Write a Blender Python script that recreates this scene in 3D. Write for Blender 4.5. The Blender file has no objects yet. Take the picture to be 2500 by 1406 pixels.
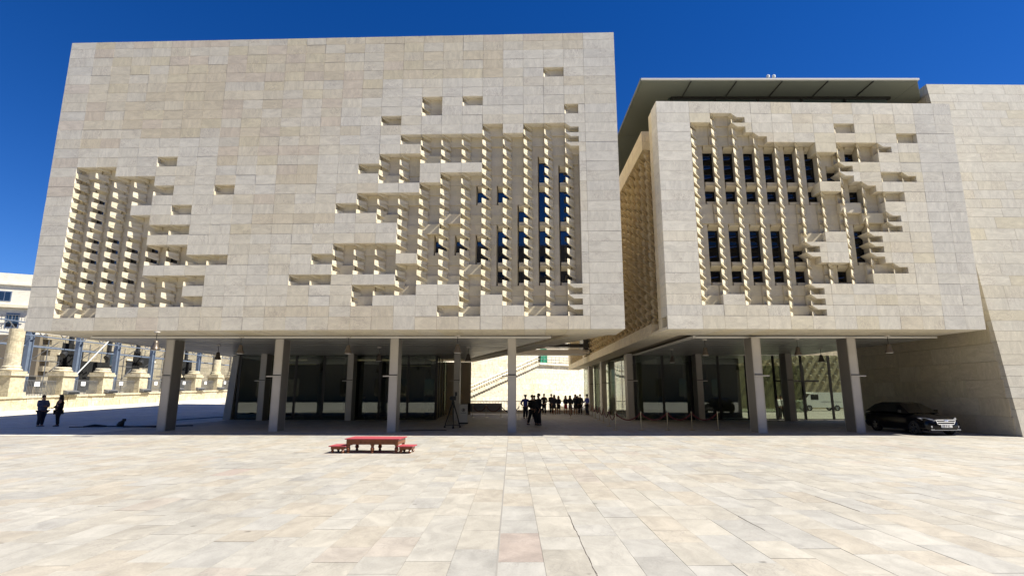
import bpy, bmesh, math, random
from mathutils import Vector, Matrix, noise as mnoise
random.seed(11)
sc = bpy.context.scene
R = math.radians
# ------------------------------------------------------------------ camera, sky, sun, exposure
FPX, PITCH, EYE = 1334.0, math.atan(255 / 1334.0), 1.95
cam = bpy.data.cameras.new("camera")
cam.sensor_width = 36.0; cam.lens = FPX / 2500 * 36.0
cam.clip_start = 0.1; cam.clip_end = 2000
co = bpy.data.objects.new("camera", cam); sc.collection.objects.link(co)
co.location = (0, 0, EYE); co.rotation_euler = (math.pi / 2 + PITCH, 0, 0)
sc.camera = co
SUN = Vector((3.75, -0.84, 4.81)).normalized()
EL = math.asin(SUN.z); AZ = math.atan2(SUN.x, SUN.y)
w = bpy.data.worlds.new("World"); sc.world = w; w.use_nodes = True
nt = w.node_tree; nt.nodes.clear()
sky = nt.nodes.new("ShaderNodeTexSky"); sky.sky_type = 'NISHITA'; sky.sun_disc = False
sky.sun_elevation = EL; sky.sun_rotation = AZ
sky.altitude = 1800; sky.air_density = 1.0; sky.dust_density = 0.15; sky.ozone_density = 5.0
bg = nt.nodes.new("ShaderNodeBackground"); bg.inputs[1].default_value = 0.06
wo = nt.nodes.new("ShaderNodeOutputWorld")
hs_ = nt.nodes.new("ShaderNodeHueSaturation"); hs_.inputs["Saturation"].default_value = 1.31; hs_.inputs["Hue"].default_value = .515; hs_.inputs["Value"].default_value = 1.0
nt.links.new(sky.outputs[0], hs_.inputs["Color"]); nt.links.new(hs_.outputs[0], bg.inputs[0]); nt.links.new(bg.outputs[0], wo.inputs[0])
sl = bpy.data.lights.new("sun", 'SUN'); sl.energy = 4.8; sl.angle = R(0.5); sl.color = (1, .958, .86)
so = bpy.data.objects.new("sun", sl); sc.collection.objects.link(so)
so.rotation_euler = SUN.to_track_quat('Z', 'Y').to_euler(); so.location = (60, -20, 80)
sc.view_settings.view_transform = 'Standard'; sc.view_settings.look = 'None'
sc.view_settings.exposure = 1.08; sc.view_settings.gamma = 1.0
sc.view_settings.use_curve_mapping = False
sc.render.engine = 'CYCLES'
cy = sc.cycles
cy.max_bounces = 8; cy.diffuse_bounces = 6; cy.glossy_bounces = 4; cy.transparent_max_bounces = 16
cy.use_denoising = True; cy.sample_clamp_indirect = 8.0
try: cy.denoiser = 'OPENIMAGEDENOISE'
except Exception: pass

# ------------------------------------------------------------------ measuring helpers
_s, _c = math.sin(PITCH), math.cos(PITCH)
def ray(u, v):
    x = (u - 1250) / FPX; y = (703 - v) / FPX
    fw = _c - y * _s; return x / fw, (_s + y * _c) / fw
def at(u, v, Y):
    a, b = ray(u, v); return Vector((a * Y, Y, EYE + b * Y))
def gnd(u, v, z=0.0):
    a, b = ray(u, v); Y = (z - EYE) / b; return Vector((a * Y, Y, z))

# ------------------------------------------------------------------ materials
def new_mat(name):
    m = bpy.data.materials.new(name); m.use_nodes = True
    n = m.node_tree; b = n.nodes["Principled BSDF"]; return m, n, b
def plain(name, col, rough=.6, metal=0.0, ior=1.45, var=0.0, vscale=3.0, coat=0.0):
    m, n, b = new_mat(name)
    b.inputs["Base Color"].default_value = (*col, 1); b.inputs["Roughness"].default_value = rough
    b.inputs["Metallic"].default_value = metal; b.inputs["IOR"].default_value = ior
    if coat: b.inputs["Coat Weight"].default_value = coat; b.inputs["Coat Roughness"].default_value = .03
    if var:
        g = n.nodes.new("ShaderNodeTexCoord"); t = n.nodes.new("ShaderNodeTexNoise")
        t.inputs["Scale"].default_value = vscale; t.inputs["Detail"].default_value = 6
        r = n.nodes.new("ShaderNodeMapRange"); r.inputs[3].default_value = 1 - var; r.inputs[4].default_value = 1 + var
        r.inputs[1].default_value = .3; r.inputs[2].default_value = .7
        x = n.nodes.new("ShaderNodeMixRGB"); x.blend_type = 'MULTIPLY'; x.inputs[0].default_value = 1; x.inputs[1].default_value = (*col, 1)
        n.links.new(g.outputs["Object"], t.inputs["Vector"]); n.links.new(t.outputs["Fac"], r.inputs[0])
        n.links.new(r.outputs[0], x.inputs[2]); n.links.new(x.outputs[0], b.inputs["Base Color"])
        rr = n.nodes.new("ShaderNodeMapRange"); rr.inputs[3].default_value = max(.02, rough - .12); rr.inputs[4].default_value = min(1, rough + .12)
        n.links.new(t.outputs["Fac"], rr.inputs[0]); n.links.new(rr.outputs[0], b.inputs["Roughness"])
    return m
def stone(name, scale=1.0, vein=.3, cloud=.16, stretch=(1, 1, 2.4), bump=.15, rough=.75, veincol=(.30, .24, .20), specks=0):
    m, n, b = new_mat(name); N = n.nodes.new; L = n.links.new
    att = N("ShaderNodeAttribute"); att.attribute_name = "tint"
    geo = N("ShaderNodeNewGeometry")
    off = N("ShaderNodeVectorMath"); off.operation = 'SCALE'; off.inputs[0].default_value = (61, 37, 83)
    L(att.outputs["Alpha"], off.inputs["Scale"])
    add = N("ShaderNodeVectorMath"); add.operation = 'ADD'; L(geo.outputs["Position"], add.inputs[0]); L(off.outputs[0], add.inputs[1])
    mp = N("ShaderNodeMapping"); mp.inputs["Scale"].default_value = stretch; L(add.outputs[0], mp.inputs["Vector"])
    if stretch[2] > 1:
        mq = N("ShaderNodeMapping"); mq.inputs["Scale"].default_value = (stretch[2] * 1.3, stretch[2] * 1.3, 1); L(add.outputs[0], mq.inputs["Vector"])
        gt = N("ShaderNodeMath"); gt.operation = 'GREATER_THAN'; gt.inputs[1].default_value = .5; L(att.outputs["Alpha"], gt.inputs[0])
        mv = N("ShaderNodeMix"); mv.data_type = 'VECTOR'; L(gt.outputs[0], mv.inputs["Factor"])
        va = [q for q in mv.inputs if q.type == 'VECTOR']; L(mp.outputs[0], va[-2]); L(mq.outputs[0], va[-1])
        class mp: outputs = [q for q in mv.outputs if q.type == 'VECTOR']
    n1 = N("ShaderNodeTexNoise"); n1.inputs["Scale"].default_value = 1.5 * scale; n1.inputs["Detail"].default_value = 7; n1.inputs["Roughness"].default_value = .62; n1.inputs["Distortion"].default_value = .9
    L(mp.outputs[0], n1.inputs["Vector"])
    r1 = N("ShaderNodeMapRange"); r1.inputs[1].default_value = .28; r1.inputs[2].default_value = .72; r1.inputs[3].default_value = 1 - cloud; r1.inputs[4].default_value = 1 + cloud * .7
    L(n1.outputs["Fac"], r1.inputs[0])
    n2 = N("ShaderNodeTexNoise"); n2.inputs["Scale"].default_value = 2.6 * scale; n2.inputs["Detail"].default_value = 5; n2.inputs["Distortion"].default_value = 2.2
    L(mp.outputs[0], n2.inputs["Vector"])
    sb = N("ShaderNodeMath"); sb.operation = 'SUBTRACT'; sb.inputs[1].default_value = .5; L(n2.outputs["Fac"], sb.inputs[0])
    ab = N("ShaderNodeMath"); ab.operation = 'ABSOLUTE'; L(sb.outputs[0], ab.inputs[0])
    vr = N("ShaderNodeMapRange"); vr.inputs[1].default_value = 0; vr.inputs[2].default_value = .045; vr.inputs[3].default_value = 1; vr.inputs[4].default_value = 0
    L(ab.outputs[0], vr.inputs[0])
    n3 = N("ShaderNodeTexNoise"); n3.inputs["Scale"].default_value = .9 * scale; n3.inputs["Detail"].default_value = 3; L(add.outputs[0], n3.inputs["Vector"])
    gate = N("ShaderNodeMapRange"); gate.inputs[1].default_value = .47; gate.inputs[2].default_value = .66; gate.inputs[3].default_value = 0; gate.inputs[4].default_value = vein
    L(n3.outputs["Fac"], gate.inputs[0])
    vf = N("ShaderNodeMath"); vf.operation = 'MULTIPLY'; L(vr.outputs[0], vf.inputs[0]); L(gate.outputs[0], vf.inputs[1])
    n4 = N("ShaderNodeTexNoise"); n4.inputs["Scale"].default_value = 26 * scale; n4.inputs["Detail"].default_value = 4; L(add.outputs[0], n4.inputs["Vector"])
    r4 = N("ShaderNodeMapRange"); r4.inputs[1].default_value = .3; r4.inputs[2].default_value = .7; r4.inputs[3].default_value = .93; r4.inputs[4].default_value = 1.05; L(n4.outputs["Fac"], r4.inputs[0])
    mu = N("ShaderNodeMath"); mu.operation = 'MULTIPLY'; L(r1.outputs[0], mu.inputs[0]); L(r4.outputs[0], mu.inputs[1])
    cm = N("ShaderNodeMixRGB"); cm.blend_type = 'MULTIPLY'; cm.inputs[0].default_value = 1; L(att.outputs["Color"], cm.inputs[1]); L(mu.outputs[0], cm.inputs[2])
    vm = N("ShaderNodeMixRGB"); vm.inputs[2].default_value = (*veincol, 1); L(vf.outputs[0], vm.inputs[0]); L(cm.outputs[0], vm.inputs[1])
    out = vm.outputs[0]
    if specks:
        vo = N("ShaderNodeTexVoronoi"); vo.inputs["Scale"].default_value = .9; L(geo.outputs["Position"], vo.inputs["Vector"])
        wn = N("ShaderNodeTexNoise"); wn.inputs["Scale"].default_value = 14; L(geo.outputs["Position"], wn.inputs["Vector"])
        sz = N("ShaderNodeMath"); sz.operation = 'MULTIPLY_ADD'; sz.inputs[1].default_value = .05; L(wn.outputs["Fac"], sz.inputs[0]); L(vo.outputs["Distance"], sz.inputs[2])
        sr = N("ShaderNodeMapRange"); sr.inputs[1].default_value = .045; sr.inputs[2].default_value = .075; sr.inputs[3].default_value = specks; sr.inputs[4].default_value = 0; L(sz.outputs[0], sr.inputs[0])
        sm = N("ShaderNodeMixRGB"); sm.inputs[2].default_value = (.07, .06, .05, 1); L(sr.outputs[0], sm.inputs[0]); L(out, sm.inputs[1]); out = sm.outputs[0]
        d1 = N("ShaderNodeTexNoise"); d1.inputs["Scale"].default_value = .23; d1.inputs["Detail"].default_value = 8; d1.inputs["Roughness"].default_value = .65; L(geo.outputs["Position"], d1.inputs["Vector"])
        dr_ = N("ShaderNodeMapRange"); dr_.inputs[1].default_value = .35; dr_.inputs[2].default_value = .68; dr_.inputs[3].default_value = 1.04; dr_.inputs[4].default_value = .86; L(d1.outputs["Fac"], dr_.inputs[0])
        dm = N("ShaderNodeMixRGB"); dm.blend_type = 'MULTIPLY'; dm.inputs[0].default_value = 1; L(out, dm.inputs[1]); L(dr_.outputs[0], dm.inputs[2]); out = dm.outputs[0]
    L(out, b.inputs["Base Color"]); b.inputs["Roughness"].default_value = rough
    bp = N("ShaderNodeBump"); bp.inputs["Strength"].default_value = bump; bp.inputs["Distance"].default_value = .01
    hm = N("ShaderNodeMath"); hm.operation = 'ADD'; L(n4.outputs["Fac"], hm.inputs[0]); L(n1.outputs["Fac"], hm.inputs[1])
    L(hm.outputs[0], bp.inputs["Height"]); L(bp.outputs[0], b.inputs["Normal"])
    return m
def glass(name, tint=(.42, .46, .40), refl=.10):
    m = bpy.data.materials.new(name); m.use_nodes = True; n = m.node_tree; n.nodes.clear(); N = n.nodes.new
    tr = N("ShaderNodeBsdfTransparent"); tr.inputs[0].default_value = (*tint, 1)
    gl = N("ShaderNodeBsdfGlossy"); gl.inputs["Roughness"].default_value = .01; gl.inputs[0].default_value = (.95, 1, .97, 1)
    lw = N("ShaderNodeLayerWeight"); lw.inputs[0].default_value = .35
    mr = N("ShaderNodeMapRange"); mr.inputs[3].default_value = refl; mr.inputs[4].default_value = .9
    mx = N("ShaderNodeMixShader"); o = N("ShaderNodeOutputMaterial"); L = n.links.new
    L(lw.outputs["Fresnel"], mr.inputs[0]); L(mr.outputs[0], mx.inputs[0]); L(tr.outputs[0], mx.inputs[1]); L(gl.outputs[0], mx.inputs[2]); L(mx.outputs[0], o.inputs[0])
    return m
M = {}
M['facade'] = stone("facade_limestone", 1.15, .6, .17)
M['carved'] = stone("carved_limestone", 1.2, .2, .12)
M['paving'] = stone("paving_limestone", 1.5, .5, .24, (1.0, .6, 1.0), .12, .66, (.22, .20, .18), .6)
M['old'] = stone("old_limestone", 1.4, .7, .42, (1, 1, 1.6), .5, .9, (.20, .14, .08))
M['joint'] = plain("joint_shadow_gap", (.10, .085, .07), .9)  # dark colour of the open paving joints
M['slot'] = plain("grey_joint_mortar", (.25, .235, .21), .9)
M['body'] = plain("limestone_core", (.42, .36, .27), .85, var=.08, vscale=.7)
M['metal'] = plain("column_grey_metal", (.50, .46, .40), .5, .1, var=.06, vscale=1.5)
M['colside'] = plain("column_dark_web", (.20, .18, .155), .5, .2, var=.08, vscale=1.2)
M['ceil'] = plain("ceiling_grey_panel", (.36, .35, .32), .38, .3, var=.05, vscale=.8)
M['trim'] = plain("pale_metal_trim", (.62, .60, .55), .45, .2)
M['canopy'] = plain("canopy_grey_metal", (.15, .165, .14), .5, .15, var=.05, vscale=.4)
M['lampmetal'] = plain("bronze_lamp_metal", (.13, .105, .08), .4, .5)
M['dark'] = plain("dark_anodised_metal", (.035, .033, .03), .4, .4)
M['black'] = plain("matt_black", (.012, .012, .012), .6)
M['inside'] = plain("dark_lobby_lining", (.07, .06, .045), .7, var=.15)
M['paneb'] = plain("window_pane_black", (.003, .004, .006), .03, 0.0, 1.45)
M['pane'] = plain("window_pane_dark", (.004, .006, .012), .03, 0.0, 2.1)
M['glass'] = glass("lobby_glass", (.62, .66, .58), .04)
M['bandglass'] = plain("roof_band_glass", (.03, .05, .045), .05, 0, 1.9)
M['louvre'] = plain("blue_louvre", (.015, .06, .22), .45, .1)
M['striplight'] = plain("pale_strip", (.75, .66, .36), .4)
M['redtop'] = plain("red_felt_top", (.33, .050, .062), .85, var=.08, vscale=20)
M['wood'] = plain("varnished_wood", (.17, .055, .018), .32, var=.25, vscale=9)
M['brass'] = plain("polished_brass", (.46, .38, .25), .3, 1.0)
M['rope'] = plain("dark_red_rope", (.13, .018, .015), .6)
M['carpaint'] = plain("black_car_paint", (.003, .003, .004), .18, 0, 1.35)
M['carglass'] = plain("car_glass", (.01, .012, .012), .04, 0, 1.6)
M['chrome'] = plain("chrome", (.85, .86, .9), .08, 1.0)
M['lamp'] = plain("headlamp_lens", (.7, .72, .75), .08, .6)
M['plate'] = plain("number_plate", (.75, .74, .70), .5)
M['rubber'] = plain("tyre_rubber", (.015, .015, .015), .8)
M['rim'] = plain("alloy_rim", (.35, .35, .36), .3, 1.0)
M['white'] = plain("white_paint", (.72, .73, .70), .35)
M['bluesteel'] = plain("blue_grey_steel", (.16, .20, .27), .5, .3, var=.1, vscale=2)
M['rail'] = plain("galvanised_rail", (.22, .22, .22), .45, .6)
M['green'] = plain("green_tarpaulin", (.02, .20, .11), .6, var=.15, vscale=1.5)
M['drape'] = plain("black_drape", (.010, .010, .010), .95)
M['paper'] = plain("white_paper_sign", (.8, .8, .8), .7)
M['board'] = plain("pale_sign_board", (.55, .52, .45), .6, var=.05)
M['boardink'] = plain("sign_ink", (.10, .09, .08), .7)
M['skin'] = plain("skin", (.36, .19, .12), .55)
M['hair'] = plain("dark_hair", (.012, .008, .006), .6)
M['suit'] = plain("black_suit", (.010, .010, .013), .8)
M['navy'] = plain("navy_cloth", (.016, .018, .034), .8)
M['blueshirt'] = plain("blue_uniform_shirt", (.06, .075, .34), .75)
M['greyshirt'] = plain("grey_blue_shirt", (.075, .09, .16), .8)
M['whiteshirt'] = plain("white_shirt", (.6, .6, .58), .75)
M['redskirt'] = plain("red_skirt", (.36, .01, .015), .75)
M['shoe'] = plain("black_shoe", (.008, .008, .008), .4)
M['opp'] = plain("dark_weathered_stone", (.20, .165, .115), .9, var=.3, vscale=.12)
M['kerb'] = plain("kerb_stone", (.42, .40, .36), .8, var=.1, vscale=1)

# ------------------------------------------------------------------ mesh builder
class MB:
    def __init__(s): s.v = []; s.f = []; s.t = []
    def add(s, vs, fs, tint=None):
        o = len(s.v); s.v.extend([tuple(p) for p in vs])
        for f in fs: s.f.append([i + o for i in f]); s.t.append(tint)
        return s
    def prism(s, a, b, tint=None):
        n = len(a); fs = [list(range(n))[::-1], list(range(n, 2 * n))]
        for i in range(n): j = (i + 1) % n; fs.append([i, j, n + j, n + i])
        return s.add(list(a) + list(b), fs, tint)
    def box(s, x0, x1, y0, y1, z0, z1, tint=None):
        return s.prism([(x0, y0, z0), (x1, y0, z0), (x1, y0, z1), (x0, y0, z1)], [(x0, y1, z0), (x1, y1, z0), (x1, y1, z1), (x0, y1, z1)], tint)
    def bar(s, p, q, r, tint=None, n=4, up=(0, 0, 1)):
        p, q = Vector(p), Vector(q); d = (q - p)
        if d.length < 1e-6: return s
        d.normalize(); u = Vector(up)
        if abs(d.dot(u)) > .95: u = Vector((1, 0, 0))
        x = d.cross(u).normalized(); y = x.cross(d).normalized()
        rr = r if isinstance(r, tuple) else (r, r)
        off = math.pi / n if n == 4 else 0
        k = 1.41421 if n == 4 else 1
        ring = [(math.cos(2 * math.pi * i / n + off) * k, math.sin(2 * math.pi * i / n + off) * k) for i in range(n)]
        return s.prism([p + x * a * rr[0] + y * b * rr[1] for a, b in ring], [q + x * a * rr[0] + y * b * rr[1] for a, b in ring], tint)
    def tube(s, pts, r, n=6, tint=None):
        pts = [Vector(p) for p in pts]; rings = []
        for i, p in enumerate(pts):
            d = (pts[min(i + 1, len(pts) - 1)] - pts[max(i - 1, 0)]).normalized(); u = Vector((0, 0, 1))
            if abs(d.dot(u)) > .97: u = Vector((1, 0, 0))
            x = d.cross(u).normalized(); y = x.cross(d); rad = r[i] if isinstance(r, (list, tuple)) else r
            rings.append([p + x * math.cos(2 * math.pi * k / n) * rad + y * math.sin(2 * math.pi * k / n) * rad for k in range(n)])
        vs = [q for g in rings for q in g]; fs = []
        for i in range(len(pts) - 1):
            for k in range(n): fs.append([i * n + k, i * n + (k + 1) % n, (i + 1) * n + (k + 1) % n, (i + 1) * n + k])
        fs.append(list(range(n))[::-1]); fs.append([(len(pts) - 1) * n + k for k in range(n)])
        return s.add(vs, fs, tint)
    def lathe(s, c, prof, n=12, tint=None):
        c = Vector(c); vs = []; fs = []
        for r, z in prof:
            for k in range(n): vs.append(c + Vector((r * math.cos(2 * math.pi * k / n), r * math.sin(2 * math.pi * k / n), z)))
        for i in range(len(prof) - 1):
            for k in range(n): fs.append([i * n + k, i * n + (k + 1) % n, (i + 1) * n + (k + 1) % n, (i + 1) * n + k])
        fs.append(list(range(n))[::-1]); fs.append([(len(prof) - 1) * n + k for k in range(n)])
        return s.add(vs, fs, tint)
    def build(s, name, mat, parent=None, smooth=False, **props):
        me = bpy.data.meshes.new(name); me.from_pydata(s.v, [], s.f)
        bm = bmesh.new(); bm.from_mesh(me); bmesh.ops.recalc_face_normals(bm, faces=bm.faces); bm.to_mesh(me); bm.free()
        if any(t is not None for t in s.t):
            ca = me.color_attributes.new("tint", 'FLOAT_COLOR', 'CORNER'); buf = []
            for p, t in zip(me.polygons, s.t): buf.extend(list(t or (.4, .36, .3, .5)) * p.loop_total)
            ca.data.foreach_set("color", buf)
        if smooth: me.polygons.foreach_set("use_smooth", [True] * len(me.polygons))
        if isinstance(mat, str): mat = M[mat]
        me.materials.append(mat)
        o = bpy.data.objects.new(name, me); sc.collection.objects.link(o)
        if parent: o.parent = parent
        for k, v in props.items(): o[k] = v
        return o
def thing(name, label, cat, group=None, loc=(0, 0, 0), rz=0.0):
    o = bpy.data.objects.new(name, None); sc.collection.objects.link(o); o.location = loc; o.rotation_euler = (0, 0, rz)
    o.empty_display_size = .2; o["label"] = label; o["category"] = cat
    if group: o["group"] = group
    return o
def tag(o, label, cat, group=None):
    o["label"] = label; o["category"] = cat
    if group: o["group"] = group
    return o
def copy_tree(o, parent=None):
    c = o.copy(); sc.collection.objects.link(c)
    if parent: c.parent = parent
    for ch in o.children: copy_tree(ch, c)
    return c

# ------------------------------------------------------------------ stone tints
PAL = {'w': (.70, .652, .54), 'g': (.66, .622, .535), 'c': (.685, .612, .46), 'b': (.64, .545, .38), 'p': (.62, .515, .405), 'y': (.66, .575, .38)}
def tint(weights, jit=.05, gain=1.0, soft=.5):
    k = random.choices(list(weights), list(weights.values()))[0]; f = gain * random.uniform(1 - jit, 1 + jit)
    tot = sum(weights.values()); mean = [sum(PAL[q][i] * v for q, v in weights.items()) / tot for i in range(3)]
    return tuple((x * (1 - soft) + m_ * soft) * f for x, m_ in zip(PAL[k], mean)) + (random.random(),)

# ------------------------------------------------------------------ ground
g = MB()
def gq(x0, x1, y0, y1, z): g.add([(x0, y0, z), (x1, y0, z), (x1, y1, z), (x0, y1, z)], [[0, 1, 2, 3]], (.40, .375, .33, .3))
GX0, GX1, GY0, GY1 = -16.0, 7.3, 54.5, 112.0
Z0 = -.013
gq(-700, 700, -200, GY0, Z0); gq(-700, GX0, GY0, GY1, Z0); gq(GX1, 700, GY0, GY1, Z0); gq(-700, 700, GY1, 900, Z0)
gq(GX0, GX1, GY0, GY1, -7)
for a, b in (((GX0, GY0), (GX1, GY0)), ((GX1, GY0), (GX1, GY1)), ((GX1, GY1), (GX0, GY1)), ((GX0, GY1), (GX0, GY0))):
    g.add([(a[0], a[1], -7), (b[0], b[1], -7), (b[0], b[1], Z0), (a[0], a[1], Z0)], [[0, 1, 2, 3]], (.4, .36, .3, .4))
ground = g.build("ground", 'paving', kind='structure')

def street_z(x, y):
    def ss(a, b, t):
        t = max(0, min(1, (t - a) / (b - a))); return t * t * (3 - 2 * t)
    return ss(-20.5, -25, x) * max(0.0, (y - 33)) * .021

# paving stones: courses run away from the viewer
def pave_tint(x, y):
    n = mnoise.noise((x * .11, y * .09, 3.1)); n2 = mnoise.noise((x * .2 + 9, y * .06, 7.7))
    wts = {'w': 2.6, 'g': .8 + max(0, n) * 6, 'c': 2.4, 'b': .6 + max(0, n2) * 3.6, 'p': .25 + max(0, -n2) * 1.6}
    k = random.choices(list(wts), list(wts.values()))[0]; f = random.uniform(.95, 1.04)
    c = {'w': (.405, .388, .35), 'g': (.33, .33, .325), 'c': (.41, .372, .305), 'b': (.395, .325, .235), 'p': (.385, .308, .255)}[k]
    if random.random() < .006: c = (.33, .20, .17)
    return tuple((q * .34 + b_ * .66) * f * .925 for q, b_ in zip(c, (.395, .368, .315))) + (random.random(),)
stones = []
CW = .545
nx = 64
for i in range(-nx, nx):
    x0 = i * CW - .17; wj = random.uniform(0, 1)
    y = 4.6 + wj
    while y < 54:
        ln = random.choice((.62, .8, .95, 1.1, 1.3)) * random.uniform(.95, 1.05)
        ln *= 1 + max(0, (y - 20)) * .02
        xc, yc = x0 + CW / 2, y + ln / 2
        lim = yc * .955 + 1.2
        if abs(xc) < lim and y + ln < 54.3 and not (yc > 33 and (xc < -24 or xc > 26)) and not (xc > 22.9 and yc > 25):
            stones.append((xc, yc, x0, y, ln))
        y += ln
stones.sort(key=lambda q: q[1])
rest = MB()
for k, (xc, yc, x0, y, ln) in enumerate(stones):
    h = random.uniform(-.0018, .0018); e = .002
    m = MB() if k < 290 else rest
    a = [(x0 + e, y + e, -.0125), (x0 + CW - e, y + e, -.0125), (x0 + CW - e, y + ln - e, -.0125), (x0 + e, y + ln - e, -.0125)]
    zz = [h + random.uniform(-.0012, .0012) for _ in a]
    m.add(a + [(p[0], p[1], z) for p, z in zip(a, zz)], [[4, 5, 6, 7], [0, 1, 5, 4], [1, 2, 6, 5], [2, 3, 7, 6], [3, 0, 4, 7]], pave_tint(xc, yc))
    if k < 290: m.build("paving_stone", 'paving', ground)
rest.build("paving", 'paving', ground, kind='stuff')
m = MB(); m.box(-.181, -.160, 4.4, 25.5, -.012, .0035); m.build("drain_slot", 'slot', ground)
def crack(x, y0, y1, wd):
    m = MB(); y = y0; xx = x
    while y < y1:
        yn = y + random.uniform(.12, .3); xn = x + random.uniform(-.012, .012); w_ = random.uniform(.3, 1) * wd
        m.prism([(xx - w_, y, -.01), (xx + w_, y, -.01), (xx + w_, y, .0032), (xx - w_, y, .0032)], [(xn - w_, yn, -.01), (xn + w_, yn, -.01), (xn + w_, yn, .0032), (xn - w_, yn, .0032)])
        y, xx = yn, xn
    m.build("open_joint", 'joint', ground)
crack(-.17 + 2 * CW, 6.2, 9.4, .0045); crack(-.17 + 7 * CW, 8.4, 9.3, .007); crack(-.17 + 11 * CW, 9.7, 10.8, .005)
# side street rising past the left end of the building
m = MB()
ys = [26 + k * 1.5 for k in range(60)]
xs = [-20.4, -21.5, -22.5, -23.5, -25, -28, -31, -34, -37, -39.6]
for j in range(len(ys) - 1):
    for i in range(len(xs) - 1):
        q = [(xs[i], ys[j]), (xs[i + 1], ys[j]), (xs[i + 1], ys[j + 1]), (xs[i], ys[j + 1])]
        tt = tint({'g': 3, 'w': 2, 'c': 1}, .05, .92)
        m.add([(x, yy, street_z(x, yy) + .004) for x, yy in q], [[0, 1, 2, 3]], tt)
m.build("side_street", 'paving', None, kind='structure')
m = MB()
for j in range(56):
    y0, y1 = 30 + j * 1.2, 30 + (j + 1) * 1.2 - .015
    z0, z1 = street_z(-40, y0), street_z(-40, y1)
    m.prism([(-39.6, y0, z0 - .2), (-42.2, y0, z0 - .2), (-42.2, y0, z0 + .13), (-39.6, y0, z0 + .13)], [(-39.6, y1, z1 - .2), (-42.2, y1, z1 - .2), (-42.2, y1, z1 + .13), (-39.6, y1, z1 + .13)], tint({'w': 2, 'c': 2}, .04))
m.build("pavement", 'paving', None, kind='structure')

# ------------------------------------------------------------------ façade machinery
class Frame:
    def __init__(s, L, Rr, lean=0.0):
        s.L = Vector((L[0], L[1], 0)); d = Vector((Rr[0] - L[0], Rr[1] - L[1], 0)); s.W = d.length; s.d = d.normalized()
        s.n = Vector((-s.d.y, s.d.x, 0)); s.lean = lean
    def P(s, a, t, z): p = s.L + s.d * a + s.n * (t + s.lean * z); return (p.x, p.y, z)
    def slab(s, m, a0, a1, z0, z1, t0, t1, tn=None, jig=0.0):
        j = [random.uniform(-jig, jig) for _ in range(4)] if jig else [0] * 4
        m.prism([s.P(a0, t0 + j[0], z0), s.P(a1, t0 + j[1], z0), s.P(a1, t0 + j[2], z1), s.P(a0, t0 + j[3], z1)],
                [s.P(a0, t1, z0), s.P(a1, t1, z0), s.P(a1, t1, z1), s.P(a0, t1, z1)], tn)
        return m
    def poly(s, m, pts, t0, t1, tn=None):
        m.prism([s.P(a, t0, z) for a, z in pts], [s.P(a, t1, z) for a, z in pts], tn); return m

PITCHZ = .507
def zrow(k, top=None, first=0):
    if k == 30: return 4.82
    if top is not None and k <= first: return top
    return 5.44 + (29 - k) * PITCHZ

def fin_mesh(fr, a, sgn, z0, z1, tn, floating=False, spine=True):
    """one carved stone at the left edge of a recess: half tooth above, half tooth below, spine between"""
    g = .004; zl, zu = z0 + g, z1 - g
    m = MB()
    def hull(pts):
        bm = bmesh.new()
        for x, t, z in pts: bm.verts.new(fr.P(a + sgn * x, t, z))
        r = bmesh.ops.convex_hull(bm, input=bm.verts)
        bmesh.ops.delete(bm, geom=list({e for e in r["geom_interior"] if isinstance(e, bmesh.types.BMVert)}), context='VERTS')
        bm.verts.index_update(); vs = [tuple(v.co) for v in bm.verts]; fs = [[v.index for v in f.verts] for f in bm.faces]
        bm.free(); m.add(vs, fs, tn)
    hull([(.010, 0, zl), (.010, 0, zl + .195), (.41, .36, zl), (.41, .36, zl + .14), (.40, .57, zl), (.40, .57, zl + .14), (.06, .15, zl), (.06, .15, zl + .18)])
    hull([(.010, 0, zu), (.39, .38, zu), (.40, .57, zu), (.06, .15, zu), (.45, .42, zu - .22), (.43, .57, zu - .22), (.10, .2, zu - .10), (.015, .01, zu - .045)])
    P = lambda x, t, z: fr.P(a + sgn * x, t, z)
    x0, x1 = (.335, .37) if floating else (.03, .20)
    m.prism([P(x0, .42, zl + .01), P(x1, .46, zl + .01), P(x1, .46, zu - .01), P(x0, .42, zu - .01)], [P(x0, .545, zl + .01), P(x1, .545, zl + .01), P(x1, .545, zu - .01), P(x0, .545, zu - .01)], tn)
    return m

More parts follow.
